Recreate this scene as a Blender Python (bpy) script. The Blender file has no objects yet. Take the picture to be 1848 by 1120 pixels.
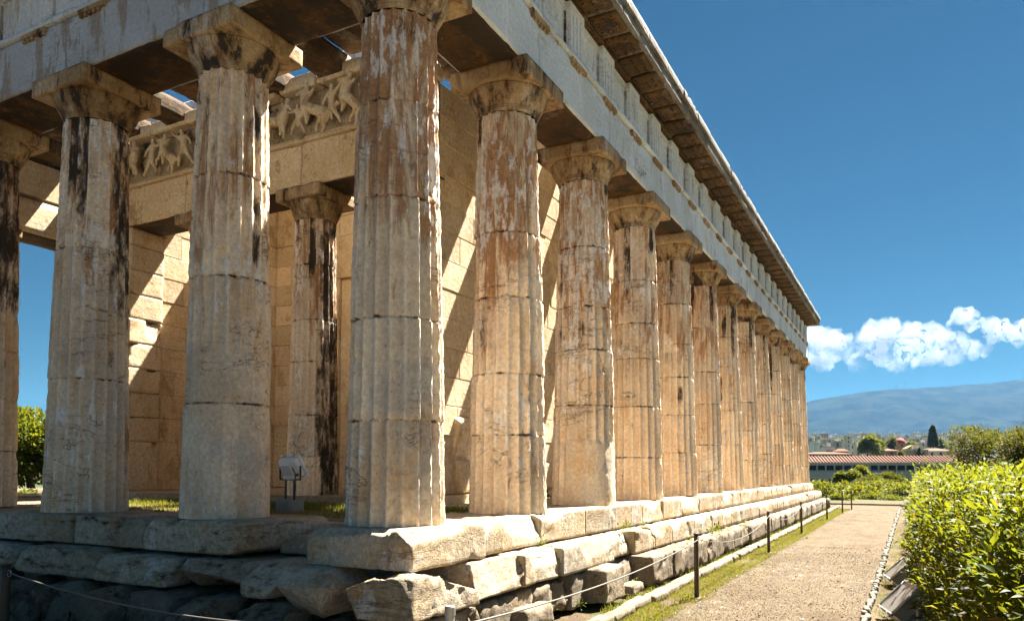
import bpy, math, random
import numpy as np
from mathutils import Vector, Matrix
S = bpy.context.scene
COL = S.collection
rad = math.radians

# ---------------------------------------------------------------- camera
CAMP = (-5.6734, -4.0595, 0.5372)
YAW, PITCH, FPX, PCY = 0.4849, 0.0511, 1366.72, 778.6
cam_d = bpy.data.cameras.new('camera'); cam = bpy.data.objects.new('camera', cam_d); COL.objects.link(cam)
cam.location = CAMP
cam.rotation_euler = (math.pi/2 + PITCH, -0.0011, YAW - math.pi/2)
cam_d.sensor_fit = 'HORIZONTAL'; cam_d.sensor_width = 36.0
cam_d.lens = FPX/1848*36.0
cam_d.shift_y = (PCY-560)/1848
cam_d.clip_start = 0.05; cam_d.clip_end = 60000
S.camera = cam

# ---------------------------------------------------------------- sky, sun, exposure
SUN_AZ, SUN_EL = rad(-20), rad(57.6)          # azimuth from +X, counter-clockwise
w = bpy.data.worlds.new('World'); S.world = w; w.use_nodes = True
nt = w.node_tree; nt.nodes.clear()
sky = nt.nodes.new('ShaderNodeTexSky'); sky.sky_type = 'NISHITA'; sky.sun_disc = False
sky.sun_elevation = SUN_EL; sky.sun_rotation = math.pi/2 - SUN_AZ
sky.altitude = 100; sky.air_density = 1.0; sky.dust_density = 0.0; sky.ozone_density = 4.0
bg = nt.nodes.new('ShaderNodeBackground'); bg.inputs['Strength'].default_value = 0.05
wo = nt.nodes.new('ShaderNodeOutputWorld')
tint = nt.nodes.new('ShaderNodeMix'); tint.data_type = 'RGBA'; tint.blend_type = 'MULTIPLY'; tint.inputs[0].default_value = 1.0
tint.inputs[7].default_value = (0.018, 0.108, 0.140, 1)
nt.links.new(sky.outputs[0], tint.inputs[6]); nt.links.new(tint.outputs[2], bg.inputs['Color']); nt.links.new(bg.outputs[0], wo.inputs['Surface'])
sd = bpy.data.lights.new('sun', 'SUN'); sun = bpy.data.objects.new('sun', sd); COL.objects.link(sun)
sd.energy = 5.0; sd.angle = rad(0.5); sd.color = (1.0, 0.93, 0.82)
sdir = Vector((math.cos(SUN_EL)*math.cos(SUN_AZ), math.cos(SUN_EL)*math.sin(SUN_AZ), math.sin(SUN_EL)))
sun.rotation_euler = sdir.to_track_quat('Z', 'Y').to_euler(); sun.location = (20, -20, 40)
S.view_settings.view_transform = 'Standard'; S.view_settings.look = 'None'
S.view_settings.exposure = 2.75; S.view_settings.gamma = 1.0
S.render.engine = 'CYCLES'
S.cycles.max_bounces = 8; S.cycles.diffuse_bounces = 5; S.cycles.volume_bounces = 3
S.cycles.transparent_max_bounces = 16; S.cycles.use_denoising = True
S.cycles.sample_clamp_indirect = 6.0

# ---------------------------------------------------------------- helpers: pixels to places, noise, meshes
_fw = np.array([math.cos(YAW)*math.cos(PITCH), math.sin(YAW)*math.cos(PITCH), math.sin(PITCH)])
_r = np.array([math.sin(YAW), -math.cos(YAW), 0.0]); _u = np.cross(_r, _fw)
def at(px, py, d):
    v = np.array(CAMP) + d*(_fw + _r*(px-924)/FPX - _u*(py-PCY)/FPX)
    return v
def rng(s): return np.random.RandomState(s)

def _hash(ix, iy, iz, seed):
    h = (ix.astype(np.uint32)*np.uint32(374761393) + iy.astype(np.uint32)*np.uint32(668265263)
         + iz.astype(np.uint32)*np.uint32(2246822519) + np.uint32((seed*3266489917) & 0xffffffff))
    h = (h ^ (h >> np.uint32(13)))*np.uint32(1274126177)
    return h ^ (h >> np.uint32(16))
def pn(p, seed=0):
    """Perlin noise, about -1..1, for points (N,3)."""
    i = np.floor(p).astype(np.int64); f = p - i; u = f*f*f*(f*(f*6-15)+10)
    out = 0
    for dx in (0, 1):
        wx = u[:, 0] if dx else 1-u[:, 0]
        for dy in (0, 1):
            wy = u[:, 1] if dy else 1-u[:, 1]
            for dz in (0, 1):
                wz = u[:, 2] if dz else 1-u[:, 2]
                h = _hash(i[:, 0]+dx, i[:, 1]+dy, i[:, 2]+dz, seed)
                gx = (h & np.uint32(1023)).astype(float)/511.5-1
                gy = ((h >> np.uint32(10)) & np.uint32(1023)).astype(float)/511.5-1
                gz = ((h >> np.uint32(20)) & np.uint32(1023)).astype(float)/511.5-1
                out = out + wx*wy*wz*(gx*(f[:, 0]-dx)+gy*(f[:, 1]-dy)+gz*(f[:, 2]-dz))
    return out*1.3
def fbm(p, oct=4, seed=0, rough=0.5):
    p = np.asarray(p, float); a = 1.0; s = 0; t = 0
    for k in range(oct):
        s = s + a*pn(p*(2.03**k)+k*17.3, seed+k*7); t += a; a *= rough
    return s/t
def sstep(x, a, b):
    t = np.clip((x-a)/(b-a), 0, 1); return t*t*(3-2*t)

class MB:
    """Collects vertices and faces, with point attributes, for ONE mesh object."""
    def __init__(s): s.v = []; s.f = []; s.n = 0; s.a = {}; s.m = []; s.cm = 0
    def add(s, v, faces, **attrs):
        v = np.asarray(v, float).reshape(-1, 3)
        if not isinstance(faces, list): faces = [faces]
        for f in faces:
            f = np.asarray(f, np.int64)
            if len(f): s.f.append(f + s.n); s.m.append(np.full(len(f), s.cm))
        for k, val in attrs.items(): s.a.setdefault(k, []).append((s.n, len(v), val))
        s.v.append(v); s.n += len(v); return s
    def mesh(s, name, mats, smooth=False):
        v = np.concatenate(s.v); me = bpy.data.meshes.new(name)
        cnt = np.concatenate([np.full(len(f), f.shape[1]) for f in s.f]); idx = np.concatenate([f.ravel() for f in s.f])
        me.vertices.add(len(v)); me.vertices.foreach_set('co', v.ravel().astype(np.float32))
        me.loops.add(len(idx)); me.loops.foreach_set('vertex_index', idx.astype(np.int32))
        me.polygons.add(len(cnt))
        st = np.concatenate([[0], np.cumsum(cnt)[:-1]])
        me.polygons.foreach_set('loop_start', st.astype(np.int32)); me.polygons.foreach_set('loop_total', cnt.astype(np.int32))
        me.polygons.foreach_set('material_index', np.concatenate(s.m).astype(np.int32))
        me.polygons.foreach_set('use_smooth', np.full(len(cnt), bool(smooth)))
        for k, parts in s.a.items():
            d = np.zeros(len(v), np.float32)
            for (o, n, val) in parts: d[o:o+n] = val
            at_ = me.attributes.new(k, 'FLOAT', 'POINT'); at_.data.foreach_set('value', d)
        me.update(calc_edges=True); me.validate()
        for m in (mats if isinstance(mats, (list, tuple)) else [mats]): me.materials.append(m)
        return me
    def build(s, name, mats, parent=None, smooth=False, loc=None):
        o = bpy.data.objects.new(name, s.mesh(name, mats, smooth)); COL.objects.link(o)
        if loc is not None: o.location = loc
        if parent is not None: o.parent = parent
        return o
def tag(o, label=None, cat=None, group=None, kind=None):
    if label: o['label'] = label
    if cat: o['category'] = cat
    if group: o['group'] = group
    if kind: o['kind'] = kind
    return o
def empty(name, loc, rz=0.0):
    o = bpy.data.objects.new(name, None); COL.objects.link(o); o.location = loc; o.rotation_euler = (0, 0, rz)
    o.empty_display_size = 0.2; return o
def copy_tree(o, parent=None):
    c = o.copy(); COL.objects.link(c)
    if parent is not None: c.parent = parent
    for ch in list(o.children): copy_tree(ch, c)
    return c

def box(mb, x0, x1, y0, y1, z0, z1, **a):
    v = [(x, y, z) for z in (z0, z1) for y in (y0, y1) for x in (x0, x1)]
    f = np.array([(0, 2, 3, 1), (4, 5, 7, 6), (0, 1, 5, 4), (2, 6, 7, 3), (0, 4, 6, 2), (1, 3, 7, 5)])
    return mb.add(v, f, **a)
def xf(v, loc=(0, 0, 0), rot=None, scale=None):
    v = np.asarray(v, float)
    if scale is not None: v = v*np.asarray(scale)
    if rot is not None:
        from mathutils import Euler
        m = np.array(Euler(rot).to_matrix()); v = v@m.T
    return v + np.asarray(loc)
def tube(mb, pts, radii, n=8, cap=True, **a):
    pts = np.asarray(pts, float); radii = np.broadcast_to(np.asarray(radii, float), (len(pts),))
    t = np.gradient(pts, axis=0); t /= np.linalg.norm(t, axis=1, keepdims=True)+1e-9
    up = np.array([0, 0, 1.0]) if abs(t[0, 2]) < .9 else np.array([1.0, 0, 0])
    th = np.linspace(0, 2*np.pi, n, endpoint=False); V = []
    for k in range(len(pts)):
        e1 = np.cross(t[k], up); e1 /= np.linalg.norm(e1)+1e-9; e2 = np.cross(e1, t[k]); up = e2
        V.append(pts[k] + radii[k]*(np.cos(th)[:, None]*e1 + np.sin(th)[:, None]*e2))
    V = np.concatenate(V); K = len(pts)
    i = np.arange(n); j = (i+1) % n
    F = np.concatenate([np.stack([k*n+i, k*n+j, (k+1)*n+j, (k+1)*n+i], 1) for k in range(K-1)])
    fs = [F]
    if cap: fs += [np.array([list(range(n))[::-1]]), np.array([[(K-1)*n+q for q in range(n)]])]
    return mb.add(V, fs, **a)
def revolve(mb, prof, n=48, c=(0, 0, 0), wob=None, **a):
    prof = np.asarray(prof, float); th = np.linspace(0, 2*np.pi, n, endpoint=False)
    V = np.stack([prof[:, 0][:, None]*np.cos(th), prof[:, 0][:, None]*np.sin(th), np.repeat(prof[:, 1][:, None], n, 1)], 2).reshape(-1, 3)
    if wob is not None: V = wob(V)
    V = V + np.asarray(c); i = np.arange(n); j = (i+1) % n
    F = np.concatenate([np.stack([k*n+i, k*n+j, (k+1)*n+j, (k+1)*n+i], 1) for k in range(len(prof)-1)])
    return mb.add(V, F, **a)

def lattice(nx, ny, nz):
    """Welded surface lattice of a box: unit coords (-1..1) and quads."""
    F = []; idx = {}
    def key(i, j, k): return (i*(ny+1)+j)*(nz+1)+k
    A = []
    for (ax, s) in ((0, 0), (0, 1), (1, 0), (1, 1), (2, 0), (2, 1)):
        n = [nx, ny, nz]; o = [q for q in (0, 1, 2) if q != ax]
        a, b = np.meshgrid(np.arange(n[o[0]]), np.arange(n[o[1]]), indexing='ij'); a = a.ravel(); b = b.ravel()
        def P(da, db):
            c = [None]*3; c[ax] = np.full(len(a), n[ax]*s); c[o[0]] = a+da; c[o[1]] = b+db
            return key(*c)
        q = np.stack([P(0, 0), P(1, 0), P(1, 1), P(0, 1)], 1)
        flip = (s == 0) ^ (ax == 1)
        A.append(q[:, ::-1] if flip else q)
    A = np.concatenate(A); u, inv = np.unique(A, return_inverse=True); F = inv.reshape(-1, 4)
    k = u % (nz+1); j = (u//(nz+1)) % (ny+1); i = u//((nz+1)*(ny+1))
    return np.stack([2*i/nx-1, 2*j/ny-1, 2*k/nz-1], 1), F
def rough_block(mb, x0, x1, y0, y1, z0, z1, seed, res=.06, r0=.015, rw=.06, amp=.01, chip=.0, flat_bottom=True, rot=None, maxn=60, bulge=0.0, breaks=0, bdepth=.10, under=0, **a):
    """A weathered ashlar block: worn, irregularly rounded edges, spalls and a rough skin."""
    h = np.array([x1-x0, y1-y0, z1-z0])/2; c = np.array([x1+x0, y1+y0, z1+z0])/2
    n = np.clip(np.ceil(2*h/res).astype(int), 2, maxn)
    U, F = lattice(*n); P = U*h; W = P + c + seed*3.7
    r = r0 + rw*np.clip(fbm(W*2.1, 3, seed)*1.6+.25, 0, 1)
    r = np.minimum(r, h.min()*.85)[:, None]
    q = np.clip(P, -(h-r), h-r); d = P-q; L = np.linalg.norm(d, axis=1, keepdims=True)
    dn = np.where(L > 1e-9, d/np.maximum(L, 1e-9), 0)
    Q = np.where(L > 1e-9, q + dn*r, P)
    edge = np.clip((np.sort(np.abs(U)*1.0, axis=1)[:, 1]-.55)/.45, 0, 1)
    if flat_bottom: edge = edge*np.clip((U[:, 2]+1)*1.2, 0, 1)
    N = np.where(L > 1e-9, dn, np.sign(U)*(np.abs(U) >= .999)); N /= np.linalg.norm(N, axis=1, keepdims=True)+1e-9
    disp = amp*fbm(W*5.5, 5, seed+3, .55) + amp*.5*fbm(W*np.array([2, 2, 16.]), 3, seed+5)
    if chip:
        ck = fbm(W*1.9, 4, seed+11, .55)
        disp -= chip*sstep(ck, .10, .32)*(0.25+.75*edge)
    Q = Q + N*disp[:, None]
    g2 = rng(seed+77)
    for b in range(breaks+under):                 # sharp fracture planes across edges and corners
        s_ = g2.choice([-1, 1], 3); und = b >= breaks
        nrm = np.array([s_[0]*g2.uniform(.2, 1), s_[1]*g2.uniform(.2, 1), (-1 if und else 1)*g2.uniform(.35, 1.0)])
        if b % 2 == 0: nrm[g2.randint(0, 2)] *= .12
        nrm /= np.linalg.norm(nrm); cp = np.sign(nrm)*h
        cp = cp*np.where(np.abs(nrm) < .2, g2.uniform(-1, 1, 3), 1); dp = bdepth*g2.uniform(.4, 1.3)
        t_ = (Q-(cp-nrm*dp))@nrm + .022*fbm(W*7+b*3, 4, seed+b, .6) + .25*np.abs((Q-cp)@np.cross(nrm, [.3, .5, .8]))*0
        far_ = np.linalg.norm(Q-cp, axis=1); t_ = t_ - np.clip(far_-bdepth*5, 0, 9)*.6
        Q = Q - nrm*np.clip(t_, 0, None)[:, None]
    if bulge: Q[:, :2] *= (1+bulge*(U[:, 2:3]))
    if rot is not None: Q = xf(Q, rot=rot)
    g = rng(seed+1).uniform(-1, 1)
    at_ = dict(rnd=g); at_.update(a)
    return mb.add(Q+c, F, **at_)
def cham_box(mb, o, eu, ev, en, lu, lv, d, ch=.012, off=0., **a):
    """A block face with a chamfer: origin corner o, width lu along eu, height lv along ev, facing en, depth d behind."""
    o, eu, ev, en = map(lambda q: np.asarray(q, float), (o, eu, ev, en))
    P = []
    for (dep, ins) in ((-d, 0), (-ch+off, 0), (off, ch)):
        for (uu, vv) in ((ins, ins), (lu-ins, ins), (lu-ins, lv-ins), (ins, lv-ins)): P.append(o+eu*uu+ev*vv+en*dep)
    F = []
    for k in (0, 1):
        for q in range(4): F.append((k*4+q, k*4+(q+1) % 4, (k+1)*4+(q+1) % 4, (k+1)*4+q))
    F.append((8, 9, 10, 11))
    F = np.array(F)
    if np.dot(np.cross(eu, ev), en) < 0: F = F[:, ::-1]
    return mb.add(np.array(P), F, **a)
# ---------------------------------------------------------------- materials
class G:
    def __init__(s, name):
        s.m = bpy.data.materials.new(name); s.m.use_nodes = True; s.t = s.m.node_tree; s.t.nodes.clear()
        s.out = s.t.nodes.new('ShaderNodeOutputMaterial'); s.geo = s.t.nodes.new('ShaderNodeNewGeometry'); s.pos = s.geo.outputs['Position']
    def L(s, a, b):
        if isinstance(a, (int, float)): b.default_value = a
        elif isinstance(a, (tuple, list)): b.default_value = (*a, 1.0) if len(a) == 3 and b.type == 'RGBA' else a
        else: s.t.links.new(a, b)
    def math(s, op, a, b=0.0, c=None, clamp=False):
        n = s.t.nodes.new('ShaderNodeMath'); n.operation = op; n.use_clamp = clamp
        s.L(a, n.inputs[0]); s.L(b, n.inputs[1])
        if c is not None: s.L(c, n.inputs[2])
        return n.outputs[0]
    def map(s, vec, scale=(1, 1, 1), loc=(0, 0, 0), rot=(0, 0, 0)):
        n = s.t.nodes.new('ShaderNodeMapping'); s.L(vec, n.inputs[0])
        n.inputs['Scale'].default_value = scale; n.inputs['Location'].default_value = loc; n.inputs['Rotation'].default_value = rot
        return n.outputs[0]
    def noise(s, vec, scale=1.0, detail=4.0, rough=.55, dist=0.0):
        n = s.t.nodes.new('ShaderNodeTexNoise'); s.L(vec, n.inputs['Vector']); n.inputs['Scale'].default_value = scale
        n.inputs['Detail'].default_value = detail; n.inputs['Roughness'].default_value = rough; n.inputs['Distortion'].default_value = dist
        return n.outputs[0]
    def vor(s, vec, scale=1.0, out='Distance', feature='F1'):
        n = s.t.nodes.new('ShaderNodeTexVoronoi'); n.feature = feature; s.L(vec, n.inputs['Vector']); n.inputs['Scale'].default_value = scale
        return n.outputs[out]
    def ss(s, x, a, b, lo=0.0, hi=1.0):
        n = s.t.nodes.new('ShaderNodeMapRange'); n.interpolation_type = 'SMOOTHSTEP'; s.L(x, n.inputs[0])
        n.inputs[1].default_value = a; n.inputs[2].default_value = b; n.inputs[3].default_value = lo; n.inputs[4].default_value = hi
        return n.outputs[0]
    def mix(s, f, a, b, mode='MIX'):
        n = s.t.nodes.new('ShaderNodeMix'); n.data_type = 'RGBA'; n.blend_type = mode; s.L(f, n.inputs[0]); s.L(a, n.inputs[6]); s.L(b, n.inputs[7])
        return n.outputs[2]
    def attr(s, name, out='Fac'):
        n = s.t.nodes.new('ShaderNodeAttribute'); n.attribute_name = name; return n.outputs[out]
    def scale(s, col, f):
        n = s.t.nodes.new('ShaderNodeVectorMath'); n.operation = 'SCALE'; s.L(col, n.inputs[0]); s.L(f, n.inputs['Scale']); return n.outputs[0]
    def bump(s, h, dist=.02, strength=.6, normal=None):
        n = s.t.nodes.new('ShaderNodeBump'); s.L(h, n.inputs['Height']); n.inputs['Distance'].default_value = dist; n.inputs['Strength'].default_value = strength
        if normal is not None: s.L(normal, n.inputs['Normal'])
        return n.outputs[0]
    def bsdf(s, col, rough=.85, normal=None, metal=0.0, spec=.3, **kw):
        n = s.t.nodes.new('ShaderNodeBsdfPrincipled'); s.L(col, n.inputs['Base Color']); s.L(rough, n.inputs['Roughness'])
        n.inputs['Metallic'].default_value = metal; n.inputs['Specular IOR Level'].default_value = spec
        if normal is not None: s.L(normal, n.inputs['Normal'])
        for k, v in kw.items(): s.L(v, n.inputs[k.replace('_', ' ')])
        s.t.links.new(n.outputs[0], s.out.inputs['Surface']); return n

def stone(name, base, alt, rust=(.36, .17, .06), white=(.70, .67, .62), black=(.035, .027, .02), rust_amt=.6, white_amt=.5, crust_amt=.0,
          streak=(6, 6, .5), vein=.5, bump=.6, pit=.5, rscale=1.0, mott=.28, arris=0.0, vz=7.5, rlo=.56, wlo=.57, rsoft=.07):
    g = G(name); P = g.pos
    c = g.mix(g.ss(g.noise(P, .9, 6, .6), .36, .64), base, alt)
    sv = g.map(P, streak)
    c = g.mix(g.math('MULTIPLY', g.ss(g.math('ADD', g.noise(sv, rscale, 6, .68, .4), g.math('MULTIPLY', g.attr('frnd'), .05)), rlo, rlo+rsoft), rust_amt), c, rust)
    wv = g.math('ADD', g.noise(g.map(P, (3.4, 3.4, 1.5), (5, 3, 9)), 1.0, 9, .72), g.math('MULTIPLY', g.attr('arris'), .05))
    wv = g.math('ADD', wv, g.ss(g.noise(P, .55, 3), .3, .7, -.07, .07))
    c = g.mix(g.math('MULTIPLY', g.ss(wv, wlo, wlo+.05), white_amt), c, white)
    n18 = g.noise(P, 19, 7, .7)
    c = g.scale(c, g.ss(n18, .2, .8, 1-mott, 1+mott))
    c = g.scale(c, g.math('MULTIPLY_ADD', g.attr('rnd'), .13, 1.0))
    ap = g.math('ABSOLUTE', g.attr('arris'))
    if arris: c = g.scale(c, g.math('MULTIPLY_ADD', g.math('MULTIPLY', ap, g.attr('flute')), arris, 1-arris*.45)); c = g.scale(c, g.math('MULTIPLY_ADD', g.attr('frnd'), .10, 1.0))
    vn = g.noise(g.map(P, (1.1, 1.1, vz), (2, 7, 1), (.22, .17, 0)), 1.0, 5, .6, .8)
    vl = g.ss(g.math('ABSOLUTE', g.math('SUBTRACT', vn, .5)), 0, .022, 1, 0)
    vl = g.math('MULTIPLY', vl, g.ss(g.noise(P, .8, 3), .42, .6))
    c = g.mix(g.math('MULTIPLY', vl, vein*.7), c, (.13, .09, .06))
    pt = g.ss(g.noise(g.map(P, (1, 1, .8)), 34, 3, .5), .30, .355, 1, 0)
    c = g.mix(g.math('MULTIPLY', pt, pit*.8), c, (.09, .06, .04))
    k = g.math('ADD', g.noise(g.map(P, (streak[0]*.8, streak[1]*.8, streak[2]*1.3), (31, 12, 4)), 1.0, 8, .72), g.math('MULTIPLY', g.attr('crust'), .23))  # crust attribute: black staining, also shade painted behind the relief figures
    k = g.math('MULTIPLY_ADD', g.math('SUBTRACT', k, .5), 1.35, .5)
    cm = g.ss(k, .74-crust_amt*.25, .82-crust_amt*.25)
    c = g.mix(g.ss(k, .62-crust_amt*.25, .76-crust_amt*.25, 0, .55), c, tuple(q*.5 for q in rust))
    c = g.mix(g.math('MULTIPLY', cm, .95), c, black)
    h = g.math('MULTIPLY_ADD', g.noise(P, 11, 11, .66), 1.0, g.math('MULTIPLY', vl, -.18))
    h = g.math('MULTIPLY_ADD', pt, -.35*pit, h)
    h = g.math('MULTIPLY_ADD', g.noise(P, 60, 5, .7), .40, h)
    g.bsdf(c, .82, g.bump(h, .028, bump)); return g.m

M = {}
M['column'] = stone('column_marble', (.72, .535, .34), (.64, .44, .25), rust=(.34, .15, .05), white=(.76, .69, .60), rust_amt=.75, white_amt=.8, crust_amt=.02, rlo=.575, wlo=.575, streak=(7, 7, .42), arris=.34, vein=.55, vz=3.6, bump=.7)
def column_mat():
    g = G('weathered_column_marble'); P = g.pos; up = g.attr('up'); ar = g.attr('arris'); fr = g.attr('frnd')
    c = g.mix(g.ss(g.noise(P, 1.1, 6, .62), .38, .62), (.84, .69, .505), (.73, .56, .385))
    c = g.mix(g.math('MULTIPLY', g.ss(g.noise(g.map(P, (1.5, 1.5, 1.1), (8, 2, 5)), 1, 7, .66), .53, .62), .55), c, (.54, .48, .42))
    c = g.scale(c, g.math('MULTIPLY_ADD', fr, .065, 1.0)); c = g.scale(c, g.math('MULTIPLY_ADD', g.attr('rnd'), .15, 1.0))
    c = g.scale(c, g.math('MULTIPLY_ADD', g.math('MULTIPLY', ar, g.attr('flute')), .30, .93))
    oc = g.ss(g.noise(g.map(P, (3, 3, 1.0), (3, 1, 7)), 1, 7, .68), .50, .66)
    c = g.mix(g.math('MULTIPLY', oc, .45), c, (.60, .34, .12))
    r = g.math('ADD', g.noise(g.map(P, (4.2, 4.2, .75)), 1, 9, .72, .6), g.math('MULTIPLY', up, .115)); r = g.math('MULTIPLY_ADD', fr, .028, r)
    c = g.mix(g.math('MULTIPLY', g.ss(r, .565, .70), .85), c, g.mix(g.noise(P, 14, 5), (.22, .085, .025), (.50, .24, .085)))
    w_ = g.math('ADD', g.noise(g.map(P, (8.5, 8.5, 3.0), (5, 3, 9)), 1, 8, .70), g.math('MULTIPLY', ar, .045))
    w_ = g.math('ADD', w_, g.ss(g.noise(g.map(P, (1, 1, .7)), .9, 4), .35, .65, -.10, .075)); w_ = g.math('MULTIPLY_ADD', up, .055, w_); w_ = g.math('SUBTRACT', w_, .028)
    c = g.mix(g.math('MULTIPLY', g.ss(w_, .575, .64), .75), c, (.84, .80, .74))
    c = g.scale(c, g.ss(g.noise(P, 21, 7, .72), .2, .8, .74, 1.26))
    vn = g.noise(g.map(P, (1.0, 1.0, 3.4), (2, 7, 1), (.3, .2, 0)), 1.0, 6, .62, .9)
    vl = g.math('MULTIPLY', g.ss(g.math('ABSOLUTE', g.math('SUBTRACT', vn, .5)), 0, .012, 1, 0), g.ss(g.noise(P, .9, 3), .50, .60))
    c = g.mix(g.math('MULTIPLY', vl, .75), c, (.10, .06, .035))
    pt = g.ss(g.noise(P, 30, 3, .5), .29, .33, 1, 0); c = g.mix(g.math('MULTIPLY', pt, .55), c, (.10, .06, .035))
    k = g.math('ADD', g.noise(g.map(P, (5, 5, 1.6), (31, 12, 4)), 1.0, 9, .76), g.math('MULTIPLY', g.attr('crust'), .25))
    c = g.mix(g.ss(k, .60, .70, 0, .6), c, (.16, .085, .035)); c = g.mix(g.math('MULTIPLY', g.ss(k, .64, .76), .95), c, (.034, .024, .016))
    h = g.math('MULTIPLY_ADD', g.noise(P, 10, 12, .68), 1.0, g.math('MULTIPLY', vl, -.25)); h = g.math('MULTIPLY_ADD', pt, -.3, h)
    h = g.math('MULTIPLY_ADD', g.ss(w_, .585, .615), .12, h)
    g.bsdf(c, .82, g.bump(h, .03, .75)); return g.m
M['column'] = column_mat()
M['cornice'] = stone('dark_weathered_cornice', (.21, .205, .19), (.14, .13, .115), rust=(.17, .10, .05), white=(.36, .36, .34), black=(.02, .017, .014), rust_amt=.6, white_amt=.35, crust_amt=.18, streak=(3, 3, 3), vein=.3, pit=.6, bump=.6)
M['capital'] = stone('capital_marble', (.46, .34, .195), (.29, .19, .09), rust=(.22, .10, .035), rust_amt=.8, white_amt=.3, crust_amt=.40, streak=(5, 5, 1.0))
M['entab'] = stone('entablature_marble', (.64, .70, .74), (.56, .60, .62), rust=(.36, .25, .15), white=(.74, .77, .79), rust_amt=.65, white_amt=.6, crust_amt=.07, vein=.6, pit=.25, bump=.35, mott=.18, rlo=.595, streak=(3.2, 3.2, .8))
M['soffit'] = stone('shade_darkened_soffit', (.11, .066, .026), (.045, .026, .011), rust=(.20, .09, .03), rust_amt=.8, white_amt=.12, crust_amt=.42, streak=(2.2, 2.2, 2.2), mott=.45)  # black-stained undersides, base colour darkened further to paint in deep shade
M['wall'] = stone('wall_marble', (.62, .50, .335), (.54, .41, .25), rust=(.33, .19, .08), white=(.58, .52, .43), rust_amt=.45, white_amt=.45, crust_amt=.02, streak=(2.5, 2.5, 1.2), pit=.7)
M['step'] = stone('step_marble', (.42, .362, .27), (.345, .26, .155), rust=(.30, .17, .07), white=(.52, .495, .45), rust_amt=.65, white_amt=.6, crust_amt=.17, streak=(3.4, 3.4, 6.0), vein=.8, bump=1.0, pit=.6, mott=.38)
M['poros'] = stone('poros_stone', (.25, .205, .145), (.17, .135, .09), rust=(.25, .16, .08), white=(.34, .31, .255), rust_amt=.5, white_amt=.5, crust_amt=.34, streak=(4, 4, 3), vein=.4, bump=1.0, pit=1.0)
M['frieze'] = stone('relief_marble', (.62, .49, .31), (.54, .40, .23), rust=(.27, .15, .06), rust_amt=.6, white_amt=.2, crust_amt=.08, streak=(3, 3, 2), vein=.2)

def simple(name, col, rough=.7, metal=0.0, var=.25, scale=8.0, bump=.0, spec=.4):
    g = G(name); n = g.noise(g.pos, scale, 5, .6)
    c = g.scale(col+(1,) if len(col) == 3 else col, 1.0) if False else g.mix(n, tuple(q*(1-var) for q in col), tuple(min(1, q*(1+var)) for q in col))
    nb = g.bump(g.noise(g.pos, scale*5, 4), .01, bump) if bump else None
    g.bsdf(c, rough, nb, metal, spec); return g.m
M['post'] = simple('brown_painted_steel', (.065, .047, .032), .5, .3, .3, 20)
M['steel'] = simple('brushed_steel', (.42, .41, .39), .38, .75, .25, 14)
M['alu'] = simple('weathered_aluminium', (.27, .265, .25), .45, .4, .22, 9)
M['dark_metal'] = simple('dark_steel', (.06, .06, .06), .5, .5)
M['white_panel'] = simple('white_enamel', (.80, .82, .82), .4, .0, .08, 6)
M['lamp_glass'] = simple('lamp_glass', (.20, .205, .21), .25, .3, .1, 3, spec=.8)
M['cable'] = simple('steel_cable', (.17, .155, .135), .5, .4)
M['concrete'] = simple('grey_concrete', (.24, .235, .22), .9, 0, .3, 12, .5)
M['red_plastic'] = simple('red_plug', (.45, .05, .03), .5)
M['bark'] = simple('bark', (.10, .075, .05), .9, 0, .4, 10, .8)
M['edging'] = simple('whitewashed_stone', (.135, .125, .10), .9, 0, .5, 15, .6)
M['wood_edge'] = simple('timber_edging', (.13, .085, .05), .85, 0, .35, 9, .4)

def leaf_mat(name, dark, mid, light, odd=(.20, .07, .03), trans=.35, rough=.38):
    g = G(name); lv = g.attr('lv')
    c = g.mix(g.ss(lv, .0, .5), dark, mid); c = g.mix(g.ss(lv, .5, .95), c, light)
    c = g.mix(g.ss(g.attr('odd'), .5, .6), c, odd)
    c = g.scale(c, g.ss(g.noise(g.pos, 9, 3), .25, .75, .8, 1.2))
    b = g.bsdf(c, rough+.08, None, 0.0, .14)
    tr = g.t.nodes.new('ShaderNodeBsdfTranslucent'); g.L(g.mix(.5, c, (.5, .5, .02), 'MIX'), tr.inputs['Color'])
    mx = g.t.nodes.new('ShaderNodeMixShader'); mx.inputs[0].default_value = trans
    g.t.links.new(b.outputs[0], mx.inputs[1]); g.t.links.new(tr.outputs[0], mx.inputs[2]); g.t.links.new(mx.outputs[0], g.out.inputs['Surface'])
    return g.m
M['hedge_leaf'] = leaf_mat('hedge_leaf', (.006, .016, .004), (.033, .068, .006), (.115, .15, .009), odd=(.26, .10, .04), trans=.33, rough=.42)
M['olive_leaf'] = leaf_mat('olive_leaf', (.006, .011, .005), (.017, .025, .009), (.038, .047, .018), trans=.2, rough=.5)
M['tree_leaf'] = leaf_mat('tree_leaf', (.006, .017, .005), (.02, .043, .009), (.055, .09, .016), trans=.3)
M['shrub_leaf'] = leaf_mat('shrub_leaf', (.013, .026, .005), (.042, .066, .010), (.10, .125, .018), trans=.3)
M['pine_leaf'] = leaf_mat('pine_leaf', (.010, .024, .010), (.022, .045, .016), (.045, .075, .025), trans=.1, rough=.6)
M['grass'] = leaf_mat('grass_blade', (.04, .066, .009), (.09, .12, .016), (.16, .165, .036), odd=(.25, .165, .065), trans=.3, rough=.6)
M['dry_grass'] = leaf_mat('dry_grass_blade', (.12, .10, .03), (.25, .20, .065), (.36, .30, .11), odd=(.10, .13, .02), trans=.3, rough=.7)
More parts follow.
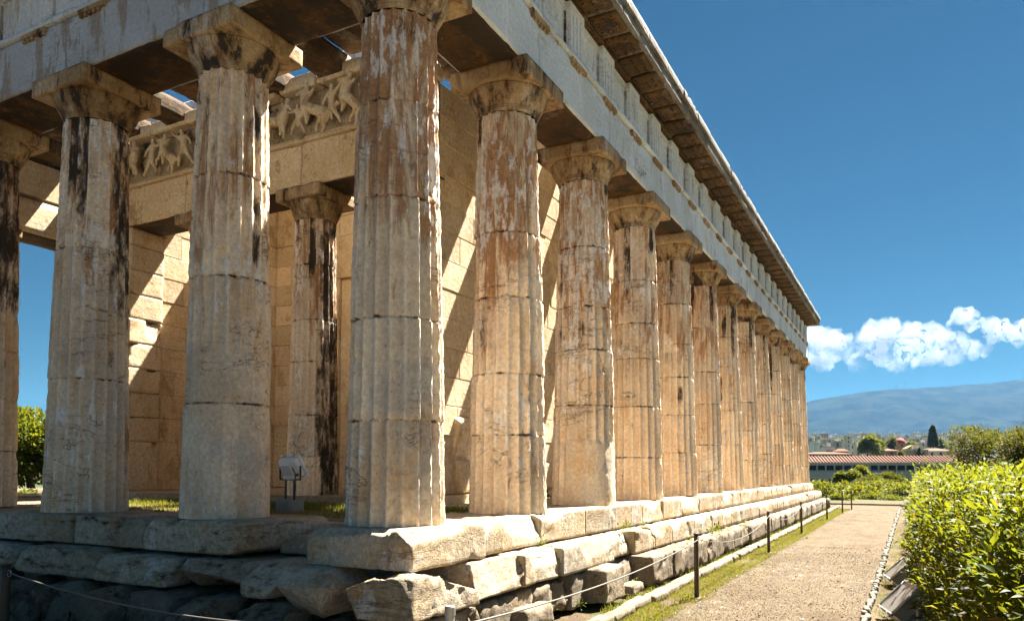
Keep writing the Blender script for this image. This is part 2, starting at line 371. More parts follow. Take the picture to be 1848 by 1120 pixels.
# ---------------------------------------------------------------- the temple (one thing; columns, courses and walls are its parts)
FX = [.56]
for i in range(12): FX.append(FX[-1]+(2.413 if i in (0, 11) else 2.583))
FY = [.56]
for i in range(5): FY.append(FY[-1]+(2.413 if i in (0, 4) else 2.583))
ZA, ZT, ZT2, ZF, ZG = 5.66, 6.40, 6.48, 7.24, 7.28
temple = tag(empty('temple', (0, 0, 0)), 'long ruined marble temple with fluted columns all round on three worn steps', 'temple')

def column_shaft(seed, R0, R1, H, npf=6, dz=.06, rough_to=None, flat_zone=None, crusty=.5, view=3.75, joints=None, side=None, tall=1.0, patch=None, calm=1.0):
    g = rng(seed); nd = g.choice([5, 6]) if joints is None else len(joints)+1
    if joints is None:
        hs = np.ones(nd) + g.uniform(-.22, .22, nd); zj = np.concatenate([[0], np.cumsum(hs)/hs.sum()*H])
    else: zj = np.array([0]+list(joints)+[H])
    rows = []
    for d in range(nd):
        a, b = zj[d], zj[d+1]; n = max(3, int((b-a)/dz))
        zz = np.concatenate([[a+.0, a+.012], np.linspace(a+.02, b-.02, n), [b-.012]])
        for k, z in enumerate(zz): rows.append((z, d, 1.0 if (k == 0 and d > 0) else 0.0))
    rows.append((H, nd-1, 0.0))
    rows = np.array(rows); nz = len(rows)
    off = g.normal(0, .006, (nd, 2)); rs = 1+g.normal(0, .005, nd); rt = g.normal(0, .012, nd)
    u = np.tile(np.linspace(-1, 1, npf, endpoint=False), 20); fl = np.repeat(np.arange(20), npf)
    th0 = (fl + (u+1)/2)/20*2*np.pi + np.pi/20
    Z = np.repeat(rows[:, 0], len(u)); D = np.repeat(rows[:, 1].astype(int), len(u)); J = np.repeat(rows[:, 2], len(u))
    U = np.tile(u, nz); FL = np.tile(fl, nz); TH = np.tile(th0, nz) + rt[D]
    t = Z/H; R = R0+(R1-R0)*t + .006*np.sin(np.pi*t); R = R*rs[D]
    ring = np.stack([np.cos(TH), np.sin(TH), Z*0], 1); W = ring*R[:, None]; W[:, 2] = Z; W = W + seed*5.13
    depth = .052*(R/.509)
    fade = np.ones(len(Z))
    lf = fbm(W*1.3, 3, seed+40)
    if rough_to is not None: fade = sstep(Z + lf*.7, rough_to-.25, rough_to+.12)
    if flat_zone is not None:
        z1, th1, wd = flat_zone
        dth = np.abs((TH-th1+np.pi) % (2*np.pi)-np.pi)
        fade = fade*(1-(1-sstep(Z+lf*.12, z1-.02, z1+.03))*(1-sstep(dth+lf*.15, wd-.12, wd+.08)))
    fade *= 1-.25*sstep(fbm(W*1.7, 4, seed+9), .16, .42)
    dep = depth*(1-U*U)*fade + depth*.35*(1-fade)
    ar = np.abs(U)**3
    e = fbm(W*9, 4, seed+2, .6)
    dep += ar*np.clip(e*.03+.003, 0, .03)*fade + (1-fade)*.022*fbm(W*3.2, 5, seed+6, .6)
    dep += .0035*fbm(W*22, 3, seed+8)
    zz = np.min(np.abs(Z[:, None]-zj[None, 1:-1]), 1) if nd > 1 else Z*0+9
    ck = fbm(W*np.array([3.4, 3.4, 2.2]), 4, seed+12, .6)
    near = 1-sstep(zz, .02, .15)
    for q in range(16):                            # gouges and lost chips
        gt, gz, gr, gd = g.uniform(0, 2*np.pi), g.uniform(0, H), g.uniform(.03, .11), g.uniform(.012, .04)
        ds_ = np.hypot(((TH-gt+np.pi) % (2*np.pi)-np.pi)*R0, (Z-gz)*g.uniform(.5, 1.2)); dep += gd*sstep(1-ds_/gr+e*.9, .0, .35)
    dep += near*.075*sstep(ck, .16, .42) + .03*sstep(ck, .36, .52) + J*.018 + (1-sstep(zz, 0, .03))*.006
    R = R-dep
    V = np.stack([R*np.cos(TH)+off[D, 0], R*np.sin(TH)+off[D, 1], Z], 1)
    n = len(u); i = np.arange(n); j = (i+1) % n
    F = np.concatenate([np.stack([k*n+i, k*n+j, (k+1)*n+j, (k+1)*n+i], 1) for k in range(nz-1)])
    # black crust runs down single flutes from the capital; drums differ in tone
    L = np.where(g.uniform(0, 1, 20) < .10*crusty+.05, g.uniform(.4, 2.0, 20), 0)
    sde = .5+.5*np.cos((np.arange(20)+.5)/20*2*np.pi + np.pi/20-view)
    L = L*(.35+sde)
    cr = np.clip(1-(H-Z)/np.maximum(L[FL], .01), 0, 1); cr = np.where(L[FL] > 0, np.minimum(cr*2, 1), 0)*.98
    cr = np.maximum(cr*.9, .3*sstep(Z, H-1.2, H))
    az = np.arange(20)/20*2*np.pi + np.pi/10; dv = np.abs((az-view+np.pi) % (2*np.pi)-np.pi); zc = (zj[:-1]+zj[1:])/2
    pr = np.exp(-(dv/.55)**2)[:, None]*(.38*crusty)*np.clip(zc/H*1.7-.5, 0, 1)[None]
    blkd = (g.uniform(0, 1, (20, nd)) < pr)*g.uniform(.35, .85, (20, nd))
    cr = np.maximum(cr, blkd[FL, D]*(1-ar*.8)*sstep(zz, .0, .35)*(1+.35*fbm(W*1.6, 3, seed+61)))
    cr = np.maximum(cr, .62*(1-sstep(zz, .006, .026))*(1+.5*fbm(W*5, 2, seed+62)))
    if side is not None:
        dth = np.abs((TH-side[0]+np.pi) % (2*np.pi)-np.pi); s_ = (1-sstep(dth, side[1]*.6, side[1]*1.15))*sstep(Z+lf*1.5, side[2]-.4, side[2]+.8); cr = np.maximum(cr, s_*(.86+.25*fbm(W*np.array([6, 6, .8]), 3, seed+60)))
    drumtone = g.uniform(-1, 1, nd)[D]*.85 + (g.uniform(-1, 1, (20, nd))[FL, D])*.42*calm + .25*sstep(-Z, -2.4, -.6) - .1
    fr = calm*g.uniform(-1, 1, (20, nd))[FL, D] + 1.1*sstep(Z, 2.2, 4.2) - .5
    mb = MB(); tl = g.uniform(.55, 1.2)*tall; up = sstep(Z+lf*.8, H*.42, H*.72)*tl
    if patch is not None:
        pth, pz, ps = patch; dd = ((TH-pth+np.pi) % (2*np.pi)-np.pi)*R0; ins = (dd > -ps) & (Z > pz-ps) & (Z-pz < -dd*1.1+.05) & (Z < pz+ps)
        drumtone = np.where(ins, 2.6, drumtone); up = np.where(ins, -3, up); cr = np.where(ins, -1, cr); fr = np.where(ins, 0, fr)
    mb.add(V, F, up=up, arris=ar*fade, flute=fade*(.6+.4*U*U), crust=cr, rnd=drumtone, frnd=fr)
    return mb
def echinus(seed, R1, H0, rmax, n=64, sc=1.0):
    rmax = rmax*.95
    p = [(R1*.985, H0), (R1*1.0, H0+.02), (R1+.012, H0+.03), (R1+.012, H0+.045), (R1+.004, H0+.05), (R1+.02, H0+.056), (R1+.02, H0+.072), (R1+.012, H0+.077), (R1+.032, H0+.083), (R1+.034, H0+.098)]
    r0 = R1+.034; h1 = H0+.098; h2 = H0+.32*sc
    for k in range(1, 12):
        s = k/11; p.append((r0+(rmax-r0)*(1-(1-s)**1.55), h1+(h2-h1)*(s**1.05)))
    p += [(rmax-.012, h2+.006), (.2, h2+.008)]
    def wob(V):
        W = V+seed*4.7; d = fbm(W*4, 4, seed, .6)
        rr = np.linalg.norm(V[:, :2], axis=1, keepdims=True)
        k = 1-.007*np.clip(d, -.3, 1)-.07*sstep(fbm(W*2.3, 3, seed+4), .34, .5)*sstep(rr[:, 0], r0, rmax)
        V = V.copy(); V[:, :2] *= k[:, None]; V[:, 2] += .004*d; return V
    mb = MB(); revolve(mb, p, n, wob=wob, crust=.35); return mb, h2+.006
def add_column(x, y, seed, z0=0.0, R0=.509, R1=.395, top=ZA, lod=0, label=None, aw=1.11, **kw):
    H = top-z0-.545
    npf, dz, en = ((10, .035, 96), (8, .06, 64), (4, .16, 40))[lod]
    c = column_shaft(seed, R0, R1, H, npf, dz, **kw).build('column', M['column'], temple, True, (x, y, z0))
    if label: c['label'] = label
    e, h = echinus(seed+1, R1*.985, H, aw/2*.985, en); e.build('capital', M['capital'], c, True)
    a = MB(); k = aw/2
    rough_block(a, -k, k, -k, k, h-.004, top-z0-.003, seed+2, res=(.045, .07, .2)[lod], r0=.004, rw=.006, amp=.004, chip=.02, breaks=1, bdepth=.03, crust=.15)
    a.build('abacus', M['capital'], c, True); return c

add_column(FX[0], FY[0], 11, lod=0, joints=[1.02, 2.02, 3.22, 4.2], crusty=.15, view=2.6, tall=2.0)
add_column(FX[1], FY[0], 23, lod=0, joints=[.98, 1.75, 2.72, 3.55], crusty=.8, view=2.75, tall=1.6)
add_column(FX[2], FY[0], 37, lod=0, joints=[1.55, 2.42, 3.1, 4.05], flat_zone=(.98, 3.95, 1.1), crusty=1.2, view=2.8, tall=1.2)
add_column(FX[3], FY[0], 41, lod=0, joints=[.78, 1.72, 2.62, 3.28, 4.1], crusty=1.6, view=2.95)
for i in range(4, 13): add_column(FX[i], FY[0], 50+7*i, lod=1, crusty=1.0 if i < 9 else .6, view=2.85, patch=(3.35, 3.3, .22) if i == 4 else None, tall=.8 if i < 6 else .35, calm=.55 if i < 6 else .3)
add_column(FX[0], FY[1], 131, lod=0, joints=[1.28, 2.72, 3.9], rough_to=1.95, crusty=.9, view=4.9)
add_column(FX[0], FY[2], 149, lod=0, joints=[1.7, 3.4], crusty=.6, view=4.9, side=(5.25, .62, 2.4))
add_column(FX[0], FY[3], 163, lod=1, crusty=.8, view=4.9, side=(5.2, .8, 2.2))
for k in (4, 5): add_column(FX[0], FY[k], 170+k, lod=2)
for i in range(1, 13): add_column(FX[i], FY[5], 200+3*i, lod=1 if i < 5 else 2, view=4.0)
for k in (1, 2, 3, 4): add_column(FX[12], FY[k], 260+k, lod=2)
for k, y in enumerate((5.36, 8.02)):
    add_column(4.6, y, 301+k*9, z0=.1, R0=.452, R1=.362, top=5.52, lod=0, crusty=1.2, view=4.6, aw=1.0, side=(4.95, 1.0, -2), label='porch column streaked with black crust' if k == 0 else None)

# --- architrave, frieze and cornice
def ent_side(name, axis, a0, a1, face, sgn, axes, seed, near, em='entab', tone=0.0):
    """One side of the entablature. axis 'x' runs along x with its outer face at y=face; sgn = outward sign."""
    def bx(l0, l1, d0, d1):                      # along-range, depth-range (0 outer .. inward) -> x0,x1,y0,y1
        o0, o1 = sorted((face - sgn*d0, face - sgn*d1))
        return (l0, l1, o0, o1) if axis == 'x' else (o0, o1, l0, l1)
    arch = bpy.data.objects.new('architrave', None); COL.objects.link(arch); arch.parent = temple
    ed = [a0]+[q for q in axes if a0+.8 < q < a1-.8]+[a1]
    for k in range(len(ed)-1):
        m = MB(); l0, l1 = ed[k]+.003, ed[k+1]-.003
        nr = near and k < 6
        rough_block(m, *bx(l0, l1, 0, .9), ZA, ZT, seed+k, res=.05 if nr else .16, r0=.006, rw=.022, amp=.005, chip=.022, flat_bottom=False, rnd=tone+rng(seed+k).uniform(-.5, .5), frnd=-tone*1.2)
        b = m.build('architrave_block', M[em], arch, True)
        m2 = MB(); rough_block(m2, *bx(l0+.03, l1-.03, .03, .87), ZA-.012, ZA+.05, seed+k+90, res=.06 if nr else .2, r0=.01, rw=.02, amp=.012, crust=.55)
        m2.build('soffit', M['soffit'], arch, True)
    # taenia with regulae and guttae
    n = int(round((a1-a0)/1.293)); step = (a1-a0-.52)/n; cs = [a0+.26+step*q for q in range(n+1)]
    tb = MB()
    for k in range(len(ed)-1):
        rough_block(tb, *bx(ed[k]+.004, ed[k+1]-.004, -.055, .5), ZT+.003, ZT2, seed+50+k, res=.05 if near and k < 6 else .16, r0=.004, rw=.02, amp=.004, chip=.03)
    te = tb.build('taenia', M['entab'], temple, True)
    for q, c in enumerate(cs):
        m = MB()
        box(m, *bx(c-.258, c+.258, -.05, .02), ZT-.055, ZT+.001)
        for gq in range(6):
            if rng(seed*31+q*6+gq).rand() < .12: continue
            gx = c-.258+.043+gq*.0864
            p = (gx, face+sgn*.024, 0) if axis == 'x' else (face+sgn*.024, gx, 0)
            tube(m, [(p[0], p[1], ZT-.052), (p[0], p[1], ZT-.095)], [.021, .026], 8)
        m.build('regula', M['capital'], te)
    # frieze: backing course, metopes and triglyphs
    fb = MB(); box(fb, *bx(a0+.003, a1-.003, .118, .9), ZT2+.002, ZF)
    fr = fb.build('frieze', M[em], temple)
    for q, c in enumerate(cs):
        m = MB(); wd = .515; gw = wd/9
        xs = [0, .5, 1.7, 2.2, 2.7, 3.9, 4.5, 5.1, 6.3, 6.8, 7.3, 8.5, 9]; ds = [.06, 0, 0, .07, 0, 0, .07, 0, 0, .07, 0, 0, .06]
        ds = [0+.0 if False else d for d in ds]
        zs = [ZT2+.004, ZF-.13]; V = []; N = len(xs)
        for z in zs:
            for xx, dd in zip(xs, ds):
                l = c-wd/2+xx*gw/1.0; o = face-sgn*(dd+.002)
                V.append((l, o, z) if axis == 'x' else (o, l, z))
        F = np.array([(i, i+1, N+i+1, N+i) for i in range(N-1)])
        if (axis == 'x') != (sgn < 0): F = F[:, ::-1]
        m.add(V, F)
        for s_ in (-1, 1):
            l = c+s_*wd/2; V2 = []
            for z in zs:
                for dd in (.06, .115): V2.append((l, face-sgn*dd, z) if axis == 'x' else (face-sgn*dd, l, z))
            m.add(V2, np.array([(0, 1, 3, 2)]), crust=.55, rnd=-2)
        box(m, *bx(c-wd/2, c+wd/2, -.008, .115), ZF-.13, ZF-.004)
        m.build('triglyph', M['entab'], fr)
        if q < len(cs)-1:
            m = MB(); box(m, *bx(c+wd/2+.002, cs[q+1]-wd/2-.002, .10, .13), ZT2+.004, ZF-.10)
            box(m, *bx(c+wd/2+.002, cs[q+1]-wd/2-.002, .07, .13), ZF-.098, ZF-.004)
            m.build('metope', M['entab'], fr)
    # geison (cornice slab), mutules below, sima blocks on top
    gb = MB(); ext = .5; ln = 1.293; k = 0; l = a0-ext
    while l < a1+ext-.05:
        l1 = min(l+ln, a1+ext)
        nr = near and k < 14
        rough_block(gb, *bx(l+.004, l1-.004, -ext-.02, .9), ZG+.045, ZG+.215, seed+200+k, res=.05 if nr else .2, r0=.005, rw=.015, amp=.006, chip=.06, breaks=3, bdepth=.05, flat_bottom=False)
        l = l1; k += 1
    ge = gb.build('cornice', M['cornice'], temple, True)
    for q in range(2*n+1):
        c = a0+.26+step*q/2
        m = MB(); g = rng(seed*77+q)
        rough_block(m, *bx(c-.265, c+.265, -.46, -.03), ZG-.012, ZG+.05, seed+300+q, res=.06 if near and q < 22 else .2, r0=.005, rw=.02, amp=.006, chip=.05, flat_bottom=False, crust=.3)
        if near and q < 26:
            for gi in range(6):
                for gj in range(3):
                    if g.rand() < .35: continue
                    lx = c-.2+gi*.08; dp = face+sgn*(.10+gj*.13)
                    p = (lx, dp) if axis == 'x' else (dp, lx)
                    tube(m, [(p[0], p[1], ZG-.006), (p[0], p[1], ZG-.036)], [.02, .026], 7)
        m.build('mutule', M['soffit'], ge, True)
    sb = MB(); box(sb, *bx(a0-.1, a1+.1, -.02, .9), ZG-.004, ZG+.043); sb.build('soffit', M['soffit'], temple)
    l = a0-ext; k = 0
    while l < a1+ext-.05:
        l1 = min(l+1.06, a1+ext); m = MB(); g = rng(seed*13+k); up = g.normal(0, .004); o = g.normal(0, .005)
        rough_block(m, *bx(l+.006, l1-.006, -ext-.05+o, .35), ZG+.225, ZG+.40+up, seed+400+k, res=.06 if near and k < 16 else .2, r0=.002, rw=.004, amp=.004, chip=.03, crust=.3)
        m.build('sima_block', M['cornice'], ge, True); l = l1; k += 1
ent_side('south', 'x', .1, 31.67, .1, -1, FX, 500, True)
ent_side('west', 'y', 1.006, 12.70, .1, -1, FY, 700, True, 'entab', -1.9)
ent_side('north', 'x', .1, 31.67, 13.61, 1, FX, 900, False, 'wall')
ent_side('east', 'y', 1.006, 12.70, 31.67, 1, FY, 1100, False)

# --- stylobate and steps: every weathered block a sub-part of its course
def course(name, mat, mbcore, mbs):
    c = mbcore.build(name, mat, temple)
    for mb in mbs: mb.build('step_block', mat, c, True)
    return c
def blk(x0, x1, y0, y1, z0, z1, seed, res=.05, **kw):
    m = MB(); d = dict(r0=.006, rw=.015, amp=.007, chip=.04, breaks=4, bdepth=.08); d.update(kw)
    rough_block(m, x0, x1, y0, y1, z0, z1, seed, res=res, **d); return m
core = MB(); box(core, 1.2, 30.5, 1.2, 12.5, -1.15, -.09)
bl = []
bl.append(blk(-.16, 1.16, -.16, 1.06, -.36, -.002, 2001, .03, rw=.03, chip=.08, amp=.009, breaks=5, bdepth=.12, rnd=.2))
bl.append(blk(1.17, 1.62, -.13, 1.2, -.35, -.006, 2002, .035, rw=.06, chip=.05, breaks=4, bdepth=.14))
bl.append(blk(.95, 1.7, .95, 2.3, -.33, -.06, 2003, .04, rw=.08))
bl.append(blk(.42, .93, 1.3, 2.0, -.36, -.16, 2004, .035, rw=.10))
for k, (y0, y1) in enumerate([(2.0, 3.62), (3.63, 4.12), (4.13, 4.95), (4.96, 6.2), (6.21, 7.6), (7.61, 9.2), (9.2, 10.9), (10.9, 12.4)]):
    bl.append(blk(-.03+.025*(k*7 % 3), 1.32, y0+.012, y1-.014, -.35, -.002-.012*(k*5 % 3), 2010+k, crust=.2, rnd=(.9, -.9, .2, -.4, .7, -.6, .3, 0)[k], res=.035 if k < 5 else .08, rw=.02, chip=.06, breaks=6, bdepth=.09, under=2))
g_ = rng(5); x = 1.63; k = 0
while x < 31.6:
    l = g_.uniform(.95, 1.5); x1 = min(x+l, 31.77)
    if 31.77-x1 < .4: x1 = 31.77
    bl.append(blk(x+.004, x1-.004, -.04, 1.3, -.355, -.002, 2040+k, .035 if x < 9 else .07 if x < 18 else .12, rw=.015, chip=.04, breaks=4 if k % 3 else 7, bdepth=.06 if k % 3 else .11)); x = x1; k += 1
box(core, 1.3, 31.7, 12.4, 13.7, -.35, -.004); box(core, 30.45, 31.76, 1.31, 12.39, -.35, -.004)
course('stylobate', M['step'], core, bl)
core = MB(); box(core, .5, 32.0, .5, 14.0, -1.15, -.40); bl = []
bl.append(blk(-.50, .62, -.40, .36, -.73, -.36, 2101, .025, rw=.03, chip=.12, amp=.02, breaks=6, bdepth=.16, under=1))
bl.append(blk(-.52, .2, .39, 1.12, -.78, -.36, 2102, .03, rw=.03, chip=.08, amp=.02, breaks=5, bdepth=.17, under=3))
for k, (y0, y1, rw) in enumerate([(1.2, 1.72, .05), (1.73, 2.70, .22), (2.78, 3.98, .26), (4.02, 5.62, .24), (5.66, 7.0, .2), (7.0, 8.6, .2), (8.6, 10.2, .2), (10.2, 12, .2), (12, 14, .2)]):
    bl.append(blk(-.37+(.06*k % .11), .8, y0+.015, y1-.02, -.68, -.37-.014*(k % 3), 2110+k, .04 if k < 4 else .09, crust=.3, rnd=(.6, -1.0, .5, -.5, .2, 0, 0, 0, 0)[k], rw=rw*.15, chip=.09, amp=.012, breaks=5, bdepth=.12, under=4))
x = .64; k = 0
while x < 32.0:
    l = (1.0, .95, 1.75, .55, .45)[k] if k < 5 else g_.uniform(.9, 1.5)
    x1 = min(x+l, 32.1)
    if 32.1-x1 < .4: x1 = 32.1
    w_ = .16 if k < 5 else (.05 if k % 4 else .12)
    bl.append(blk(x+.005, x1-.005, -.36 - (.03 if k == 2 else 0) + (.08 if k in (3, 4) else 0), .8, -.715, -.375, 2150+k, .035 if x < 9 else .07 if x < 18 else .12, rw=w_*.2, chip=.06, amp=.009, breaks=5 if k < 5 else 4, bdepth=.12 if k < 5 else .07)); x = x1; k += 1
course('upper_step', M['step'], core, bl)
core = MB(); box(core, .1, 32.3, .1, 14.3, -1.6, -.76); bl = []
x = -.2; k = 0
while x < 32.3:
    l = g_.uniform(.7, 1.3); x1 = x+l
    rec = .33 if x < 4.9 else 0.0
    bl.append(blk(x+.006, x1-.006, -.68+rec + g_.normal(0, .02), .5, -1.16, -.735 + (0 if rec == 0 else -.02), 2200+k, .045 if x < 9 else .09, rw=.06, chip=.14, amp=.035, breaks=2, bdepth=.08, flat_bottom=False)); x = x1; k += 1
gq = rng(17); y = -.25; k = 0
while y < 14:                                     # rough foundation courses under the front, short broken blocks
    l = gq.uniform(.45, 1.05)*(1 if y < 6 else 2); z1 = -.70+gq.normal(0, .03) - (.12 if y < .4 else 0)
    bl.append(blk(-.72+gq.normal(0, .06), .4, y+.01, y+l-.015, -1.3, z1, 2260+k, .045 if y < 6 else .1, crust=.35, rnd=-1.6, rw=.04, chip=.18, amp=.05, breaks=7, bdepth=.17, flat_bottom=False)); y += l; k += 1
y = .2; k = 0
while y < 7:
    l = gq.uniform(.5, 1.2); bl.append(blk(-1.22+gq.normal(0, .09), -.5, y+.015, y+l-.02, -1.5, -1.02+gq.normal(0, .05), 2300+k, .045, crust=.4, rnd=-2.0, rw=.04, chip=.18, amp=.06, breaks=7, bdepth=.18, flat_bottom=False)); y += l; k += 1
course('lower_step', M['poros'], core, bl)

# --- cella: walls of ashlar, antae, porch entablature with sculpted frieze
def ashlar(mb, o, eu, en, L, z0, rows, th, seed, lmin=.9, lmax=1.45, rec=()):
    """Ashlar wall faced on both sides; rows = course heights."""
    g = rng(seed); eu = np.array(eu, float); en = np.array(en, float); z = z0; ev = np.array([0, 0, 1.0])
    for r, h in enumerate(rows):
        u = 0.0
        while u < L-1e-6:
            l = g.uniform(lmin, lmax)*(.5 if (u == 0 and r % 2) else 1); u1 = min(u+l, L)
            if L-u1 < .35: u1 = L
            a = dict(rnd=g.uniform(-1, 1), frnd=g.uniform(-1, 1))
            p = np.array(o)+eu*u+ev*(z-o[2]); off = g.normal(0, .006)
            if g.rand() < .06: off -= .03
            cham_box(mb, p, eu, ev, en, u1-u-.003, h-.003, th*.45, .011+.012*g.rand()**3, off, **a)
            cham_box(mb, p-en*th, eu, ev, -en, u1-u-.003, h-.003, th*.45, .012, g.normal(0, .005), **a)
            u = u1
        z += h
    c = np.array(o)-en*th/2
    q = [c - en*th*.42, c+eu*L+en*th*.42]
    lo = np.minimum(*q); hi = np.maximum(*q); box(mb, lo[0]+.01*abs(eu[0]), hi[0]-.01*abs(eu[0]), lo[1]+.01*abs(eu[1]), hi[1]-.01*abs(eu[1]), z0+.01, z-.01)
rows = [1.02]+[.505]*12
wb = MB()
ashlar(wb, (5.02, 2.97, .12), (1, 0, 0), (0, -1, 0), 22.0, .12, rows, .62, 61)
box(wb, 4.0, 27.2, 2.80, 3.7, -.10, .115)
wall = wb.build('cella_wall', M['wall'], temple); wall['label'] = 'long cella wall of squared blocks behind the flank colonnade'
# spalled and robbed-out blocks low on the outer face
for k, (x0, x1, z0, z1, tilt) in enumerate([(5.6, 6.6, .16, .72, 0), (6.62, 7.5, .16, .66, 0), (5.5, 7.2, .80, 1.5, .25), (8.9, 9.9, .16, .7, 0)]):
    m = blk(x0, x1, 2.86 if not tilt else 2.9, 3.3, z0, z1, 700+k, .045, rw=.05, chip=.08, amp=.02, rot=(tilt, 0, 0) if tilt else None)
    m.build('fallen_facing', M['wall'], wall, True)
nb = MB()
ashlar(nb, (5.02, 10.16, .12), (1, 0, 0), (0, -1, 0), 22.0, .12, rows, .6, 67)
box(nb, 4.0, 27.2, 10.0, 10.9, -.10, .115); nb.build('cella_wall', M['wall'], temple)
cb = MB()
ashlar(cb, (8.4, 3.6, .12), (0, 1, 0), (-1, 0, 0), 2.05, .12, rows, .6, 71)
ashlar(cb, (8.4, 8.1, .12), (0, 1, 0), (-1, 0, 0), 2.05, .12, rows, .6, 73)
ashlar(cb, (8.4, 5.65, 5.17), (0, 1, 0), (-1, 0, 0), 2.45, 5.17, rows[:4], .6, 75)
box(cb, 8.5, 8.9, 5.66, 8.09, .1, 5.16)
cb.build('porch_wall', M['wall'], temple)
fl = MB(); box(fl, 4.02, 27.0, 3.71, 9.99, -.2, .105); box(fl, 3.98, 27.2, 3.72, 9.98, -.3, -.02); fl.build('porch_floor', M['step'], temple)
for k, (y0, y1) in enumerate([(2.95, 3.72), (9.99, 10.78)]):
    m = MB(); z = .1
    for r, h in enumerate([1.02]+[.505]*8+[.36]):
        rough_block(m, 4.22, 5.01, y0, y1, z, z+h-.004, 800+20*k+r, res=.05, r0=.004, rw=.025, amp=.012, chip=.09, flat_bottom=False); z += h
    a = m.build('anta_pier', M['wall'], temple, True)
    m = MB(); rough_block(m, 4.16, 5.07, y0-.05, y1+.05, z, 5.515, 840+k, res=.06, chip=.03, crust=.3); m.build('anta_capital', M['capital'], a, True)
m = MB()
for k, (y0, y1) in enumerate([(2.97, 5.36), (5.36, 8.35), (8.35, 10.76)]):
    rough_block(m, 4.2, 5.0, y0+.004, y1-.004, 5.525, 6.30, 860+k, res=.05, r0=.006, rw=.03, amp=.008, chip=.05, flat_bottom=False)
pa = m.build('porch_architrave', M['frieze'], temple, True)
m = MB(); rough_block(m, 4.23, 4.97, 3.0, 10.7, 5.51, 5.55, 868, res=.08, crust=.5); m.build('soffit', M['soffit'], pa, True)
m = MB(); rough_block(m, 4.13, 5.0, 2.97, 10.76, 6.303, 6.35, 870, res=.06, r0=.004, rw=.02, amp=.004, chip=.02, maxn=140)
rough_block(m, 4.16, 5.0, 2.97, 10.76, 6.352, 6.40, 871, res=.06, r0=.004, rw=.015, amp=.003, chip=.02, maxn=140); m.build('moulding', M['frieze'], pa, True)
m = MB()
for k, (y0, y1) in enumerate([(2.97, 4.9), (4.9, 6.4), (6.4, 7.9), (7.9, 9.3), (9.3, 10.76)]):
    rough_block(m, 4.25, 5.0, y0+.003, y1-.003, 6.402, 7.2, 880+k, res=.07, r0=.004, rw=.015, amp=.012, chip=.02, flat_bottom=False, crust=.42, rnd=-2.0)  # backing darkened in colour to paint the shade between the relief figures
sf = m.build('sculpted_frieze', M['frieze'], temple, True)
m = MB()
for k, (y0, y1) in enumerate([(2.9, 4.9), (4.9, 5.75), (5.85, 7.7), (7.7, 9.2), (9.2, 10.8)]):
    rough_block(m, 4.02, 5.0, y0+.004, y1-.004, 7.205, 7.44, 890+k, res=.05, r0=.01, rw=.06, amp=.012, chip=.09, flat_bottom=False)
m.build('crown_moulding', M['frieze'], sf, True)

def skinned(name, pts, edges, mat, parent, sub=2):
    """One continuous figure grown from joints (x,y,z,radius) and bones."""
    me = bpy.data.meshes.new(name); me.from_pydata([p[:3] for p in pts], edges, []); o = bpy.data.objects.new(name, me); COL.objects.link(o)
    md = o.modifiers.new('skin', 'SKIN')
    for k, p in enumerate(pts): me.skin_vertices[0].data[k].radius = (p[3], p[3])
    me.skin_vertices[0].data[0].use_root = True
    sb = o.modifiers.new('sub', 'SUBSURF'); sb.levels = sub; sb.render_levels = sub
    dg = bpy.context.evaluated_depsgraph_get(); nm = bpy.data.meshes.new_from_object(o.evaluated_get(dg))
    o.modifiers.clear(); o.data = nm; nm.name = name
    nm.materials.clear(); nm.materials.append(mat)
    for p in nm.polygons: p.use_smooth = True
    o.parent = parent; return o
FXR, FZ0 = 4.15, 6.42
def warrior(y, s, lean=0.0, arm=1, shield=False, h=.74):
    """Standing or lunging figure in high relief. s=+1 faces north."""
    k = h/.74
    def q(dy, z, out, r): return (FXR-out*1.25, y+s*dy*k+lean*z*k, FZ0+z*k, r*k*.86)
    P = [q(0, .36, .06, .070), q(.0, .45, .06, .066), q(.01, .545, .07, .085), q(.01, .60, .07, .04), q(.02, .655, .08, .052), q(.025, .71, .08, .048),
         q(.09, .20, .09, .052), q(.15, .10, .07, .036), q(.19, .0, .06, .030), q(-.09, .19, .05, .052), q(-.16, .09, .05, .036), q(-.22, .0, .05, .030),
         q(.11, .56, .08, .038), q(.20, .50 if arm > 0 else .62, .10, .030), q(.27, .56 if arm > 0 else .70, .09, .026), q(-.09, .55, .06, .038), q(-.17, .47, .06, .030), q(-.20, .38, .07, .026)]
    E = [(0, 1), (1, 2), (2, 3), (3, 4), (4, 5), (0, 6), (6, 7), (7, 8), (0, 9), (9, 10), (10, 11), (2, 12), (12, 13), (13, 14), (2, 15), (15, 16), (16, 17)]
    o = skinned('warrior_figure', P, E, M['frieze'], sf)
    if shield:
        m = MB(); c = (FXR-.10, y+s*.24*k, FZ0+.55*k); th = np.linspace(0, np.pi/2, 6)
        revolve(m, [(.15*math.sin(t), .04*math.cos(t)) for t in th], 20)
        m.v[0] = xf(m.v[0], c, (0, -math.pi/2, 0)); m.build('shield', M['frieze'], o, True)
